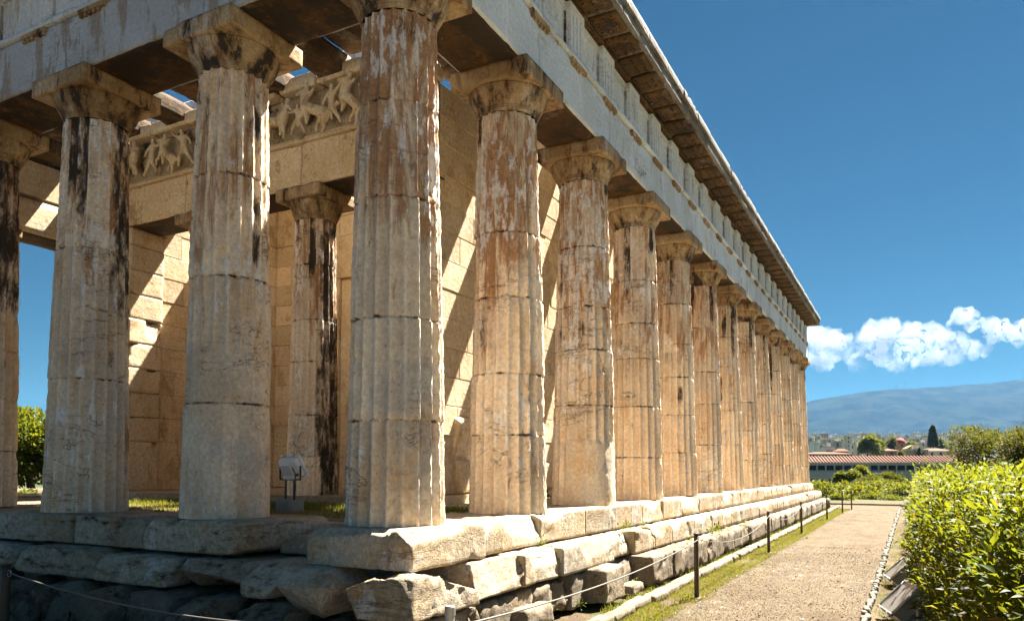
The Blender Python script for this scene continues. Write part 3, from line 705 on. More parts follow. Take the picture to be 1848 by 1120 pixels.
def centaur(y, s, rear=0.0, h=.74):
    k = h/.74; cr, sr = math.cos(rear), math.sin(rear)
    def q(dy, z, out, r):
        a, b = dy*cr-(z-.3)*sr, (z-.3)*cr+dy*sr+.3
        return (FXR-out*1.2, y+s*a*k, FZ0+b*k, r*k*.9)
    P = [q(0, .32, .08, .100), q(.18, .34, .08, .095), q(-.17, .33, .08, .105), q(-.27, .31, .07, .085), q(.24, .44, .08, .085), q(.25, .54, .08, .092), q(.26, .61, .08, .045), q(.27, .665, .09, .055), q(.275, .72, .09, .048),
         q(-.26, .17, .08, .050), q(-.31, .08, .07, .030), q(-.29, .0, .07, .028), q(-.16, .18, .05, .048), q(-.12, .08, .05, .030), q(-.16, .0, .05, .028),
         q(.22, .19, .09, .045), q(.27, .09, .09, .028), q(.23, .0, .08, .027), q(.13, .17, .05, .042), q(.12, .08, .05, .028),
         q(.34, .55, .11, .038), q(.42, .47, .12, .030), q(.17, .56, .07, .038), q(.12, .66, .08, .030), q(-.37, .34, .07, .028), q(-.42, .22, .06, .02)]
    E = [(0, 1), (0, 2), (2, 3), (1, 4), (4, 5), (5, 6), (6, 7), (7, 8), (3, 9), (9, 10), (10, 11), (2, 12), (12, 13), (13, 14), (1, 15), (15, 16), (16, 17), (1, 18), (18, 19), (5, 20), (20, 21), (5, 22), (22, 23), (3, 24), (24, 25)]
    skinned('centaur_figure', P, E, M['frieze'], sf)
centaur(9.92, -1, 0.15); warrior(9.24, -1, -.10); centaur(8.72, 1, .5, .66); warrior(8.22, 1, .12, -1)
centaur(7.5, 1, .2); warrior(6.85, -1, .1, -1); warrior(6.4, 1); centaur(5.86, -1, -.12); warrior(5.34, 1, -.05, 1, False, .56)
centaur(4.96, 1, .35, .80); warrior(4.55, -1, .03, -1); centaur(4.14, 1, .6, .76); warrior(3.7, 1); centaur(3.3, -1)

# upper courses, roof beams over the colonnades, coffer slabs
m = MB()
for k in range(7): rough_block(m, 4.45, 4.98, 3.0+k*1.1, 4.09+k*1.1, 7.445, 7.95 if k not in (2,) else 7.7, 910+k, res=.08, r0=.01, rw=.03, amp=.01, chip=.06)
m.build('upper_course', M['entab'], temple, True)
def beam(x0, x1, y0, y1, z0, z1, seed, dark=False, **kw):
    m = MB(); rough_block(m, x0, x1, y0, y1, z0, z1, seed, res=.09, r0=.008, rw=.025, amp=.008, chip=.03, flat_bottom=False, **kw)
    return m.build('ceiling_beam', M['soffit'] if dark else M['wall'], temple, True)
for k in range(0, 15):
    xg = 7.95+1.34*k; beam(xg, xg+.66, .9, 3.1, 7.26, 7.6, 930+k)
    beam(xg, xg+.66, 10.6, 12.8, 7.26, 7.6, 960+k)
for k, (x0, x1) in enumerate(((5.02, 7.27), (3.2, 4.95))):
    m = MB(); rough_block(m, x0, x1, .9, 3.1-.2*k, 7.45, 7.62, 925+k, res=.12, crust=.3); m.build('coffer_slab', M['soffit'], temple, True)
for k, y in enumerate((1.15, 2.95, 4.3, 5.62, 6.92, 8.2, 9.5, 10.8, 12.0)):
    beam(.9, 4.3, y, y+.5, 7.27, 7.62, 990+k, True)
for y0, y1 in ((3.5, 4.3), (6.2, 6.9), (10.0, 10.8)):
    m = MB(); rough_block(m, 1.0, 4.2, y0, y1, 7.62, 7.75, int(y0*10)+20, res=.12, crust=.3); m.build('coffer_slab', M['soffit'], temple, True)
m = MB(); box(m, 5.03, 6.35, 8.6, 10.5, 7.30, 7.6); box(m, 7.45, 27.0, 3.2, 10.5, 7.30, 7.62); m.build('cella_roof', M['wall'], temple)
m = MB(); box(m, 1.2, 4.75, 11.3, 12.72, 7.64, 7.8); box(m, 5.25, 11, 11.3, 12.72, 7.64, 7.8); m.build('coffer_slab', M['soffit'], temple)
pf = MB(); rough_block(pf, 1.25, 4.0, 1.3, 12.4, -.3, -.045, 77, res=.2, r0=.01, rw=.02, amp=.02)
pf.build('colonnade_floor', M['poros'], temple, True)
m = MB(); box(m, 4.0, 30.4, 1.3, 2.8, -.3, -.03); box(m, 4.0, 30.4, 10.9, 12.4, -.3, -.03); m.build('colonnade_floor', M['step'], temple)
# ---------------------------------------------------------------- ground, path, grass
def ground_h(x, y):
    d = np.hypot(x-10, y-3)
    fwd = (x-CAMP[0])*math.cos(YAW)+(y-CAMP[1])*math.sin(YAW)
    h = -1.2 - 8.5*sstep(fwd, 44, 130)*sstep(x, 38, 90) + 9*sstep(fwd, 235, 330) + .030*np.clip(fwd-330, 0, 900) + .022*np.clip(fwd-1230, 0, 3000)
    return h
gs = MB()
def axis_pts(lo, hi, fine):
    a = [0.0]; s = fine
    while a[-1] < hi: a.append(a[-1]+s); s = min(s*1.09, 400)
    b = [0.0]; s = fine
    while b[-1] > lo: b.append(b[-1]-s); s = min(s*1.09, 400)
    return np.array(b[::-1][:-1]+a)
ax = axis_pts(-6000, 9500, .7); ay = axis_pts(-7000, 7000, .7)
X, Y = np.meshgrid(ax+8, ay-1, indexing='ij'); Xr, Yr = X.ravel(), Y.ravel()
H = ground_h(Xr, Yr); P2 = np.stack([Xr, Yr, Xr*0], 1)
near = 1-sstep(np.hypot(Xr-8, Yr), 40, 70)
H = H + near*(.04*fbm(P2*.7, 3, 3)-.02) + (1-near)*fbm(P2*.02, 4, 4)*.8
H = H + .62*sstep(Yr, 13.9, 17)*(1-sstep(np.hypot(Xr-8, Yr-20), 30, 60))
nx, ny = X.shape; ii, jj = np.meshgrid(np.arange(nx-1), np.arange(ny-1), indexing='ij'); a = (ii*ny+jj).ravel()
gs.add(np.stack([Xr, Yr, H], 1), np.stack([a, a+ny, a+ny+1, a+1], 1))
g = G('earth'); P = g.pos
c = g.mix(g.ss(g.noise(P, .7, 7, .65), .38, .62), (.075, .050, .025), (.115, .084, .044))
far = g.ss(g.math('MULTIPLY', g.noise(g.map(P, (.02, .02, .02)), 1.0, 5), 1.0), .42, .56)
c = g.mix(g.math('MULTIPLY', g.ss(g.noise(P, 1.9, 8, .7), .50, .60), .8), c, (.042, .055, .012))
sx = g.t.nodes.new('ShaderNodeSeparateXYZ'); g.L(P, sx.inputs[0])
wild = g.math('MULTIPLY', g.ss(sx.outputs[0], 38.5, 41), 1.0)
c = g.mix(wild, c, g.mix(far, (.03, .048, .012), (.08, .075, .03)))
soil = g.math('MULTIPLY', g.ss(sx.outputs[0], -.4, .3, 1, 0), g.ss(sx.outputs[1], -1.4, -.7))
c = g.mix(soil, c, (.04, .03, .02))
c = g.scale(c, g.ss(g.noise(P, 40, 4, .7), .2, .8, .65, 1.35))
g.bsdf(c, .95, g.bump(g.math('MULTIPLY_ADD', g.noise(P, 9, 8, .7), 1.0, g.math('MULTIPLY', g.noise(P, 90, 2), .4)), .05, .8)); M['earth'] = g.m
tag(gs.build('ground', M['earth'], None, True), kind='structure')

pm = MB(); xs = np.linspace(-9, 36.2, 230); ws = np.linspace(0, 1, 14)
XL = np.repeat(xs, 14); pl = -1.55 + .22*fbm(np.stack([xs*.9, xs*0, xs*0], 1), 4, 8) - .05
pr = -3.52+.03*fbm(np.stack([xs*1.3, xs*0+5, xs*0], 1), 3, 9)
pl = np.where(xs > 31.6, pl + (xs-31.6)*1.2, pl)
YL = (pl[:, None]*(1-ws)+pr[:, None]*ws).ravel()
ZL = -1.176 + .012*fbm(np.stack([XL, YL, XL*0], 1)*1.5, 4, 12)
k = np.arange(229*14).reshape(229, 14)[:, :-1].ravel(); pm.add(np.stack([XL, YL, ZL], 1), np.stack([k, k+1, k+15, k+14], 1)[:, ::-1])
g = G('gravel_path'); P = g.pos
vc = g.t.nodes.new('ShaderNodeTexVoronoi'); g.L(P, vc.inputs['Vector']); vc.inputs['Scale'].default_value = 85
rs = g.t.nodes.new('ShaderNodeSeparateColor'); g.t.links.new(vc.outputs['Color'], rs.inputs[0])
c = g.mix(rs.outputs[0], (.068, .0475, .021), (.138, .104, .058))
c = g.mix(g.ss(rs.outputs[1], .78, .86), c, (.13, .09, .06))
c = g.mix(g.ss(rs.outputs[2], .84, .9), c, (.21, .18, .14))
c = g.mix(g.math('MULTIPLY', g.ss(g.noise(P, .8, 6, .65), .48, .66), .6), c, (.08, .052, .024))
c = g.scale(c, g.ss(g.noise(g.map(P, (.6, 2.2, 1)), 1.6, 6, .7), .25, .75, .78, 1.2))
g.bsdf(c, .95, g.bump(g.math('ADD', g.math('MULTIPLY', vc.outputs['Distance'], -.9), g.math('MULTIPLY', g.noise(P, 30, 5, .7), 1.0)), .02, .9)); M['gravel'] = g.m
tag(pm.build('path', M['gravel'], None, True), kind='structure')

def pebbles(n, f, seed, s0, s1):
    g = rng(seed); pts = f(g, n); s = g.uniform(s0, s1, n)*np.where(g.rand(n) < .04, 2.3, 1); n = len(pts)
    base = np.array([(1, 0, 0), (0, 1, 0), (-1, 0, 0), (0, -1, 0), (0, 0, .7), (0, 0, -.7)], float)
    F = np.array([(0, 1, 4), (1, 2, 4), (2, 3, 4), (3, 0, 4), (1, 0, 5), (2, 1, 5), (3, 2, 5), (0, 3, 5)])
    th = g.uniform(0, 6.28, n); ct, st = np.cos(th), np.sin(th)
    B = base[None]*(s[:, None]*g.uniform(.6, 1.1, (n, 3)))[:, None, :] + g.normal(0, .15, (n, 6, 3))*s[:, None, None]
    V = np.stack([B[..., 0]*ct[:, None]-B[..., 1]*st[:, None], B[..., 0]*st[:, None]+B[..., 1]*ct[:, None], B[..., 2]], 2)+pts[:, None, :]
    return V.reshape(-1, 3), (F[None]+6*np.arange(n)[:, None, None]).reshape(-1, 3), np.repeat(g.uniform(-1, 1, n), 6)
M['pebble'] = stone('pebble_stone', (.18, .14, .095), (.12, .088, .053), rust_amt=.3, crust_amt=0, bump=.2)
def on_path(g, n):
    x = 1.0+12*g.rand(n)**1.6; y = g.uniform(-3.5, -1.45, n); return np.stack([x, y, np.full(n, -1.172)], 1)
V, F, rv = pebbles(15000, on_path, 21, .004, .011); m = MB(); m.add(V, F, rnd=rv*1.6)
tag(m.build('gravel', M['pebble'], None, False), kind='stuff', label='loose gravel scattered over the path', cat='gravel')

def blades(n, pts, hmin, hmax, wid, seed, oddp=.15):
    g = rng(seed); n = len(pts); h = g.uniform(hmin, hmax, n)*(.7+.6*g.rand(n)**3); th = g.uniform(0, 6.28, n); lean = g.uniform(.15, .8, n)
    d = np.stack([np.cos(th), np.sin(th), 0*th], 1); sd = np.stack([-np.sin(th), np.cos(th), 0*th], 1)*(wid*g.uniform(.6, 1.3, n))[:, None]
    up = np.array([0, 0, 1.0])
    b0 = pts-sd; b1 = pts+sd; m0 = pts + up*(h*.55)[:, None] + d*(h*lean*.25)[:, None]; t = pts + up*(h)[:, None]*(1-.3*lean)[:, None] + d*(h*lean)[:, None]
    V = np.stack([b0, b1, m0+sd*.7, m0-sd*.7, t], 1).reshape(-1, 3); k = 5*np.arange(n)[:, None]
    lv = np.repeat(g.rand(n), 5); od = np.repeat((g.rand(n) < oddp)*1.0, 5)
    return V, [k+np.array([[0, 1, 2, 3]]), k+np.array([[3, 2, 4]])], lv, od
def strip_pts(g, n, x0, x1, y0, y1, z, thr=-.05, seed=0, pw=1.5):
    x = x0+(x1-x0)*g.rand(n)**pw; y = g.uniform(y0, y1, n)
    p = np.stack([x, y, np.full(n, z)], 1); k = fbm(p*np.array([1.1, 2.2, 0])+seed, 4, 30+seed, .6)
    return p[k+g.normal(0, .12, n) > thr]
gm = MB(); g0 = rng(31)
V, F, lv, od = blades(0, strip_pts(g0, 80000, .6, 33, -1.50, -.95, -1.2, -.16), .02, .055, .0028, 32, .35); gm.add(V, F, lv=lv, odd=od)
V, F, lv, od = blades(0, strip_pts(g0, 9000, 3.0, 33, -.93, -.68, -1.19, .02), .04, .12, .004, 33, .15); gm.add(V, F, lv=lv, odd=od)
V, F, lv, od = blades(0, strip_pts(g0, 14000, .6, 20, -1.95, -1.4, -1.185, .06), .015, .04, .0025, 34, .7); gm.add(V, F, lv=lv, odd=od)
V, F, lv, od = blades(0, strip_pts(g0, 6000, 2.2, 20, -3.95, -3.62, -1.19, .0), .02, .06, .003, 35, .6); gm.add(V, F, lv=lv, odd=od)
tag(gm.build('grass', M['grass'], None, True), kind='stuff', label='short green grass strip along the foot of the temple', cat='grass')
gm = MB()
def floor_pts(g, n, x0, x1, y0, y1, thr): return strip_pts(g, n, x0, x1, y0, y1, -.06, thr, 3, 1.0)
V, F, lv, od = blades(0, floor_pts(g0, 16000, 1.45, 2.5, 1.3, 8.5, -.2), .03, .09, .004, 36, .1); gm.add(V, F, lv=lv, odd=od)
V, F, lv, od = blades(0, floor_pts(g0, 2500, 4.2, 16, 1.45, 2.5, .0), .03, .10, .004, 39, .3); gm.add(V, F, lv=lv, odd=od)
tag(gm.build('dry_grass', M['dry_grass'], None, True), kind='stuff', label='straw coloured dry grass on the colonnade floor', cat='grass')
gm = MB()
V, F, lv, od = blades(0, floor_pts(g0, 16000, 2.5, 3.95, 1.3, 8.5, -.25), .05, .14, .005, 37, .1); gm.add(V, F, lv=lv, odd=od)
V, F, lv, od = blades(0, strip_pts(g0, 8000, 4, 24, 13.9, 21, -.62, -.2, 5, 1.0), .08, .25, .012, 38, .15); gm.add(V, F, lv=lv, odd=od)
tag(gm.build('colonnade_grass', M['grass'], None, True), kind='stuff', label='dark green grass inside the colonnade floor and beyond', cat='grass')

def weed(x, y, z, n, s, seed, mat='shrub_leaf', lab=''):
    g = rng(seed); c = np.array([x, y, z])
    p = c+g.normal(0, 1, (n, 3))*np.array([s*.5, s*.3, s*.25])+np.array([0, 0, s*.35])
    m = MB(); leaves(m, p, p-c+np.array([0, 0, .3*s]), s*.28, seed); o = m.build('weed', M[mat], None, True); tag(o, lab, 'weed', None); return o
def leaves(mb, pts, dirs, size, seed, width=.42, odd=.0, lvbias=None, var=.35, droop=.25):
    """Folded, slightly curved leaves, one per point."""
    g = rng(seed); n = len(pts); d = dirs/np.maximum(np.linalg.norm(dirs, axis=1, keepdims=True), 1e-6)
    d = d + g.normal(0, .38, (n, 3)); d /= np.linalg.norm(d, axis=1, keepdims=True)
    up = np.array([0, 0, 1.0])+g.normal(0, .45, (n, 3)); s = np.cross(d, up); s /= np.maximum(np.linalg.norm(s, axis=1, keepdims=True), 1e-6); nn = np.cross(s, d)
    L = (size*g.uniform(1-var, 1+var, n))[:, None]
    W = L*width*.5
    b = pts; m = pts+d*L*.5-nn*0; t = pts+d*L-nn*L*droop
    V = np.stack([b, m+s*W+nn*W*.35, m, m-s*W+nn*W*.35, t], 1).reshape(-1, 3); k = 5*np.arange(n)[:, None]
    lv = g.rand(n)*.6+.2 if lvbias is None else np.clip(lvbias+g.normal(0, .2, n), 0, 1)
    mb.add(V, [k+np.array([[0, 2, 1]]), k+np.array([[0, 3, 2]]), k+np.array([[1, 2, 4]]), k+np.array([[2, 3, 4]])], lv=np.repeat(lv, 5), odd=np.repeat((g.rand(n) < odd)*1.0, 5))
    return mb

# kerb stones along the temple foot, white stones along the path
x = .9; k = 0; g0 = rng(44)
while x < 33.5:
    l = g0.uniform(.5, 1.1); m = MB()
    rough_block(m, 0, l-.02, -.09, .09, 0, .10, 1400+k, res=.035 if x < 9 else .09, r0=.01, rw=.05, amp=.02, chip=.05)
    o = m.build('kerb_stone', M['poros'], None, True, (x, -.93+g0.normal(0, .012), -1.205))
    tag(o, 'low rough kerb stone set end to end along the grass at the temple foot', 'kerb stone', 'kerb stones along the temple foot'); x += l; k += 1
protos = []
for k in range(9):
    m = MB(); rough_block(m, -.5, .5, -.5, .5, 0, .62, 1500+k, res=.22, r0=.18, rw=.25, amp=.09); protos.append(m.mesh('edging_stone', M['edging'], True))
x = 1.9; k = 0
while x < 34:
    l = g0.uniform(.09, .17)*(1 if x < 12 else 1.5)
    o = bpy.data.objects.new('edging_stone', protos[k % 9]); COL.objects.link(o); o.location = (x+l/2, -3.55+g0.normal(0, .012), -1.20)
    o.scale = (l*1.02, g0.uniform(.05, .08), g0.uniform(.08, .13)); o.rotation_euler = (g0.normal(0, .1), g0.normal(0, .1), g0.normal(0, .2))
    tag(o, 'small whitewashed stone in the row edging the gravel path', 'stone', 'white stones edging the path'); x += l*1.03; k += 1
for k, (x, y, s) in enumerate([(2.75, -2.55, .05), (3.05, -2.95, .06), (3.7, -2.9, .04), (2.55, -2.1, .05)]):
    m = MB(); rough_block(m, -s, s, -s*.7, s*.7, 0, s*.5, 1550+k, res=s*.4, r0=.01, rw=.02, amp=.006); o = m.build('white_stone', M['edging'], None, True, (x, y, -1.185))
    tag(o, 'flat white stone lying loose on the gravel in the foreground', 'stone', 'loose white stones on the gravel')
m = MB(); rough_block(m, -.36, .36, -.30, .30, 0, .44, 1601, res=.03, r0=.012, rw=.06, amp=.015, chip=.06)
tag(m.build('stone_block', M['poros'], None, True, (3.72, -.34, -1.15)), 'squarish weathered block standing loose in front of the broken step', 'stone block')
for k, (x, y, z, s, n) in enumerate([(2.9, -.15, -1.12, .28, 1), (1.75, -.30, -1.15, .34, 2), (4.6, -.55, -1.17, .2, 3)]):
    m = MB(); rough_block(m, -s, s, -s*.6, s*.6, 0, s*.7, 1610+k, res=.04, r0=.02, rw=.10, amp=.03, chip=.06)
    tag(m.build('rubble_stone', M['poros'], None, True, (x, y, z)), ['rough rubble stone lying left of the squarish loose block', 'rough flat rubble stone behind the near silver post', 'small rubble stone lying right of the squarish loose block'][k], 'stone')
m = MB(); rough_block(m, -.1, .1, -6, 3.2, -.02, .10, 1620, res=.12, r0=.01, rw=.02, amp=.01)
tag(m.build('timber_edging', M['wood_edge'], None, True, (36.6, -1.5, -1.2)), 'brown timber edging across the far end of the path', 'edging')
k = 0
for (x, y, z, n, s) in [(2.45, -.17, -.37, 60, .13), (5.35, -.2, -.37, 90, .17), (6.2, -.2, -.37, 50, .12), (9.4, -.62, -.73, 120, .24), (3.7, .02, -.37, 40, .10), (7.6, -.6, -.73, 60, .14), (12.5, -.6, -.73, 60, .16), (4.85, -.5, -1.15, 70, .16), (2.3, -.3, -1.1, 50, .12), (3.0, -.42, -1.12, 40, .1), (10.4, -.66, -.73, 50, .14), (6.3, 1.75, -.05, 160, .3)]:
    weed(x, y, z, n, s, 60+k, 'shrub_leaf', ['small green weed in the step joint under the second flank column', 'spreading bright weed on the step right of the broken step blocks', 'small weed on the step beside the spreading bright weed', 'bushy leafy weed growing on the lower step', 'tiny weed at the foot of the first flank column block', 'weed on the lower step before the bushy leafy weed', 'weed on the lower step past the bushy leafy weed', 'green weed at the foot of the lower step by the loose block', 'small weed under the nearest step corner', 'tiny weed left of the loose block', 'weed close behind the bushy leafy weed', 'leafy green plant at the foot of the cella wall between the first columns'][k]); k += 1

# ---------------------------------------------------------------- rope barrier
def make_post(near):
    t = empty('barrier_post', (0, 0, 0))
    m = MB(); r = .030
    if near:
        revolve(m, [(.0, .0), (r, .0), (r, .86), (.0, .86)], 20); p = m.build('pole', M['steel'], t, False)
        m = MB(); revolve(m, [(.0, .862), (r+.003, .862), (r+.004, .868), (r+.004, .915), (r, .922), (0, .922)], 20); m.build('cap', M['steel'], t, False)
    else:
        rough_block(m, -.035, .035, -.028, .028, 0, .86, 9, res=.2, r0=.006, rw=0, amp=0); m.build('pole', M['post'], t, True)
        m = MB(); rough_block(m, -.04, .04, -.033, .033, .861, .885, 9, res=.05, r0=.005, rw=0, amp=0); m.build('cap', M['post'], t, True)
    m = MB(); rough_block(m, -.11, .11, -.055, .055, -.01, .018, 10, res=.1, r0=.006, rw=0, amp=0); m.build('base_plate', M['edging'] if not near else M['steel'], t, True)
    m = MB(); th = np.linspace(0, 2*np.pi, 15); tube(m, np.stack([0*th, .03*np.cos(th)-.055, .80+.03*np.sin(th)], 1), .005, 6, False); m.build('eye', M['steel'], t, True)
    return t
def place_post(proto, x, y, z, lab, first):
    t = proto if first else copy_tree(proto); t.location = (x, y, z); tag(t, lab, 'post', 'posts of the rope barrier'); return t
pp = make_post(False); posts = [(4.69, -1.44), (11.06, -1.36), (16.62, -1.34), (23.31, -1.38), (28.6, -1.49), (31.2, -1.67)]
labs = ['brown barrier post nearest the viewer on the gravel edge with a white base', 'brown barrier post second along the path edge', 'brown barrier post third along the path edge', 'brown barrier post level with the far end of the temple steps', 'free standing brown barrier post past the temple end', 'farthest brown barrier post near the timber edging']
for k, (x, y) in enumerate(posts): place_post(pp, x, y, -1.195, labs[k], k == 0)
sp = make_post(True); place_post(sp, -1.64, -1.50, -1.225, 'silver round barrier post cut off at the bottom of the picture', True)
place_post(pp, -1.66, 3.28, -1.20, 'dark barrier post in the shade before the temple front', False)
def rope(a, b, sag, lab, r=.007):
    a, b = np.array(a), np.array(b); s = np.linspace(0, 1, 40); p = a+(b-a)*s[:, None]; p[:, 2] -= sag*4*s*(1-s)
    m = MB(); tube(m, p, r, 6); tag(m.build('barrier_rope', M['cable'], None, True), lab, 'rope', 'ropes of the barrier')
rope((-1.66, 3.26, -.39), (-1.66, -1.45, -.43), .16, 'thin grey rope sagging across the shaded temple front')
rope((-1.62, -1.53, -.43), (4.66, -1.47, -.40), .10, 'thin grey rope from the silver post to the nearest brown post')
for k in range(3): rope((posts[k][0]+.03, posts[k][1]-.03, -.40), (posts[k+1][0]-.03, posts[k+1][1]-.03, -.40), .22, ['thin rope sagging between the first and second brown posts', 'thin rope sagging between the second and third brown posts', 'thin rope sagging between the third brown post and the next'][k])

# ---------------------------------------------------------------- floodlights
def floodlight(name_loc, rz, tilt, w_, h_, d_, lab, base=True, mat='alu', standh=.3, bh=.07):
    t = tag(empty('floodlight', name_loc, rz), lab, 'floodlight')
    R = (tilt, 0, 0); c = np.array([0, 0, standh])
    m = MB(); V = []           # tapered housing: lens face (+y local before tilt) larger than the back
    for y, k in ((.0, 1.0), (-d_*.55, .86), (-d_, .55)):
        for (sx, sz) in ((-1, -1), (1, -1), (1, 1), (-1, 1)): V.append((sx*w_/2*(k if y < -d_*.6 else (1 if y == 0 else .95)), y, sz*h_/2*k))
    F = []
    for q in (0, 4):
        for k in range(4): F.append((q+k, q+4+k, q+4+(k+1) % 4, q+(k+1) % 4))
    F += [(8, 11, 10, 9)]
    m.add(xf(V, c, R), np.array(F)); ho = m.build('housing', M[mat], t)
    m = MB(); f = .022
    for (x0, x1, z0, z1) in ((-w_/2-f, w_/2+f, h_/2-.004, h_/2+f), (-w_/2-f, w_/2+f, -h_/2-f, -h_/2+.004), (-w_/2-f, -w_/2+.004, -h_/2+.005, h_/2-.005), (w_/2-.004, w_/2+f, -h_/2+.005, h_/2-.005)):
        b = MB(); rough_block(b, x0, x1, -.012, .03, z0, z1, 5, res=.2, r0=.005, rw=0, amp=0); m.add(xf(b.v[0], c, R), b.f[0])
    m.build('frame', M[mat], ho, True)
    m = MB(); b = MB(); box(b, -w_/2+.004, w_/2-.004, .0, .012, -h_/2+.004, h_/2-.004); m.add(xf(b.v[0], c, R), b.f[0]); m.build('lens', M['lamp_glass'], t)
    for sx in (-1, 1):
        for sz in (-1, 1):
            m = MB(); b = MB(); rough_block(b, sx*w_*.28-.02, sx*w_*.28+.02, -.04, .034, sz*(h_/2+f)-.006, sz*(h_/2+f)+.008, 6, res=.1, r0=.003, rw=0, amp=0); m.add(xf(b.v[0], c, R), b.f[0]); m.build('clip', M['steel'], ho, True)
    m = MB(); b = MB(); th = np.linspace(0, np.pi, 9)
    tube(b, [(-w_*.34, -d_*.75, -h_*.42), (w_*.34, -d_*.75, -h_*.42)], h_*.17, 14); m.add(xf(b.v[0], c, R), b.f); m.build('ballast_box', M[mat], t, True)
    m = MB(); wb = w_/2+.04
    tube(m, [(-wb, -d_*.4, standh), (-wb, -d_*.4, standh-h_*.62-.02), (wb, -d_*.4, standh-h_*.62-.02), (wb, -d_*.4, standh)], .014, 6); m.build('bracket', M['steel'] if mat == 'alu' else M['dark_metal'], t)
    m = MB()
    for sx in (-1, 1): tube(m, [(sx*w_*.25, -d_*.4, standh-h_*.62-.02), (sx*w_*.25, -d_*.4, -.02)], .016, 6)
    m.build('stand', M['dark_metal'], t)
    m = MB(); rough_block(m, -w_*.42, w_*.42, -d_*.4-.12, -d_*.4+.12, -.05, bh, 7, res=.08, r0=.008, rw=.01, amp=.004); m.build('base', M['concrete'], t, True)
    m = MB(); tube(m, [(w_*.34, -d_*.8, standh-.02), (w_*.5, -d_*.8, standh-.1), (w_*.45, -d_*.6, standh-.28), (w_*.3, -d_*.5, .02)], .008, 6); m.build('power_cable', M['dark_metal'], t, True)
    m = MB(); b = MB(); tube(b, [(w_*.36, -d_*.75, -h_*.3), (w_*.46, -d_*.75, -h_*.3)], .022, 8); m.add(xf(b.v[0], c, R), b.f); m.build('plug', M['red_plastic'], t, True)
    return t
floodlight((4.25, -3.90, -1.19), rad(14), rad(44), .56, .40, .28, 'big silver floodlight nearest the viewer tilted up beside the hedge', standh=.26)
floodlight((7.35, -3.84, -1.19), rad(10), rad(46), .54, .38, .26, 'silver floodlight second along the path half hidden by the hedge', standh=.24)
floodlight((2.15, 3.45, -.06), rad(-100), rad(28), .37, .27, .15, 'white floodlight on a concrete block between the front columns', mat='white_panel', standh=.66, bh=.2)
floodlight((5.5, 5.05, .1), rad(-90), rad(30), .40, .26, .2, 'small floodlight standing behind the stained porch column', mat='white_panel', standh=.52)
# ---------------------------------------------------------------- hedge, shrubs, trees
def crown_points(c, r, n, seed, lumps=9, shell=.55, flat=.0):
    """Points through a crown made of uneven clumps; returns points, outward directions, light bias."""
    g = rng(seed); c = np.array(c); r = np.array(r)
    u = g.normal(0, 1, (lumps, 3)); u /= np.linalg.norm(u, axis=1, keepdims=True); u[:, 2] = np.abs(u[:, 2])*1.0-.25
    lc = u*g.uniform(.35, .75, (lumps, 1)); lr = g.uniform(.32, .55, lumps)
    k = g.randint(0, lumps, n); v = g.normal(0, 1, (n, 3)); v /= np.linalg.norm(v, axis=1, keepdims=True)
    rr = shell+(1-shell)*g.rand(n); p = lc[k]+v*(lr[k]*rr)[:, None]
    w_ = fbm(p*3.3+seed, 3, seed); p = p + v*(w_*.22)[:, None]
    keep = (w_ > -.22)
    return (c+p*r)[keep], (v*.8+np.array([0, 0, .35]))[keep]
def limbs(mb, base, top, spread, seed, r0, n=6):
    g = rng(seed); base = np.array(base, float); top = np.array(top, float); s = np.linspace(0, 1, 7)
    ax = base+(top-base)*s[:, None]; ax[:, :2] += np.cumsum(g.normal(0, .025*np.linalg.norm(top-base), (7, 2)), 0)*s[:, None]
    tube(mb, ax, r0*(1-.75*s), 9)
    for k in range(n):
        t = g.uniform(.35, .9); b = base+(top-base)*t; b = np.array([np.interp(t, s, ax[:, q]) for q in range(3)])
        th = g.uniform(0, 6.28); e = b+np.array([math.cos(th)*spread[0], math.sin(th)*spread[1], spread[2]*g.uniform(.3, .9)])*g.uniform(.5, .9)
        m_ = (b+e)/2+g.normal(0, .06, 3)*spread[0]
        tube(mb, [b, m_, e], [r0*(1-.75*t)*.7, r0*.3, r0*.1], 6)
def tree(name, base, crown_c, crown_r, n, size, mat, lab, cat='tree', seed=0, group=None, lumps=10, trunk_r=.15, width=.42, odd=0.0, shell=.55):
    t = tag(empty(name, tuple(base)), lab, cat, group)
    rel = np.array(crown_c)-np.array(base)
    m = MB(); limbs(m, (0, 0, -.3), rel+np.array([0, 0, crown_r[2]*.35]), np.array(crown_r)*.8, seed, trunk_r, 8); m.build('trunk', M['bark'], t, True)
    p, d = crown_points(rel, crown_r, n, seed, lumps, shell); m = MB(); leaves(m, p, d, size, seed+1, width, odd); m.build('crown', M[mat], t, True)
    return t

# the hedge along the right of the path
hg = tag(empty('hedge', (5, -5, -1.2)), 'tall leafy hedge with yellow green shoots along the gravel path', 'hedge')
g0 = rng(91)
def hedge_face(x): return -4.88 + .80*np.clip((x+1.2)/6.5, 0, 1)**.8
def hedge_top(x): return .40-.12*sstep(x, 8, 26)
N1 = 30000
x = np.concatenate([-1.2+8.2*g0.rand(20000), 7+23*g0.rand(16000)]); n = len(x); q = g0.rand(n)
zt = hedge_top(x); yf = hedge_face(x); bot = -1.18
s = q*(1.6+1.5)   # run: up the face then over the top
zf = bot+np.clip(s, 0, 1.6)/1.6*(zt-bot); yt = np.clip(s-1.6, 0, 1.5)
rnd_ = np.exp(-((s-1.6)/.45)**2)
pts = np.stack([x, yf-yt-.22*rnd_, zf-.16*rnd_], 1)
nrm = np.where((s < 1.6)[:, None], np.array([[-.15, 1, .15]]), np.array([[0, .1, 1.0]])); nrm = nrm+rnd_[:, None]*np.array([[0, .5, .5]])
lump = fbm(pts*1.6, 4, 92, .55)
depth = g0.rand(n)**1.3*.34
pts = pts+nrm*(lump*.46-depth+.02)[:, None]
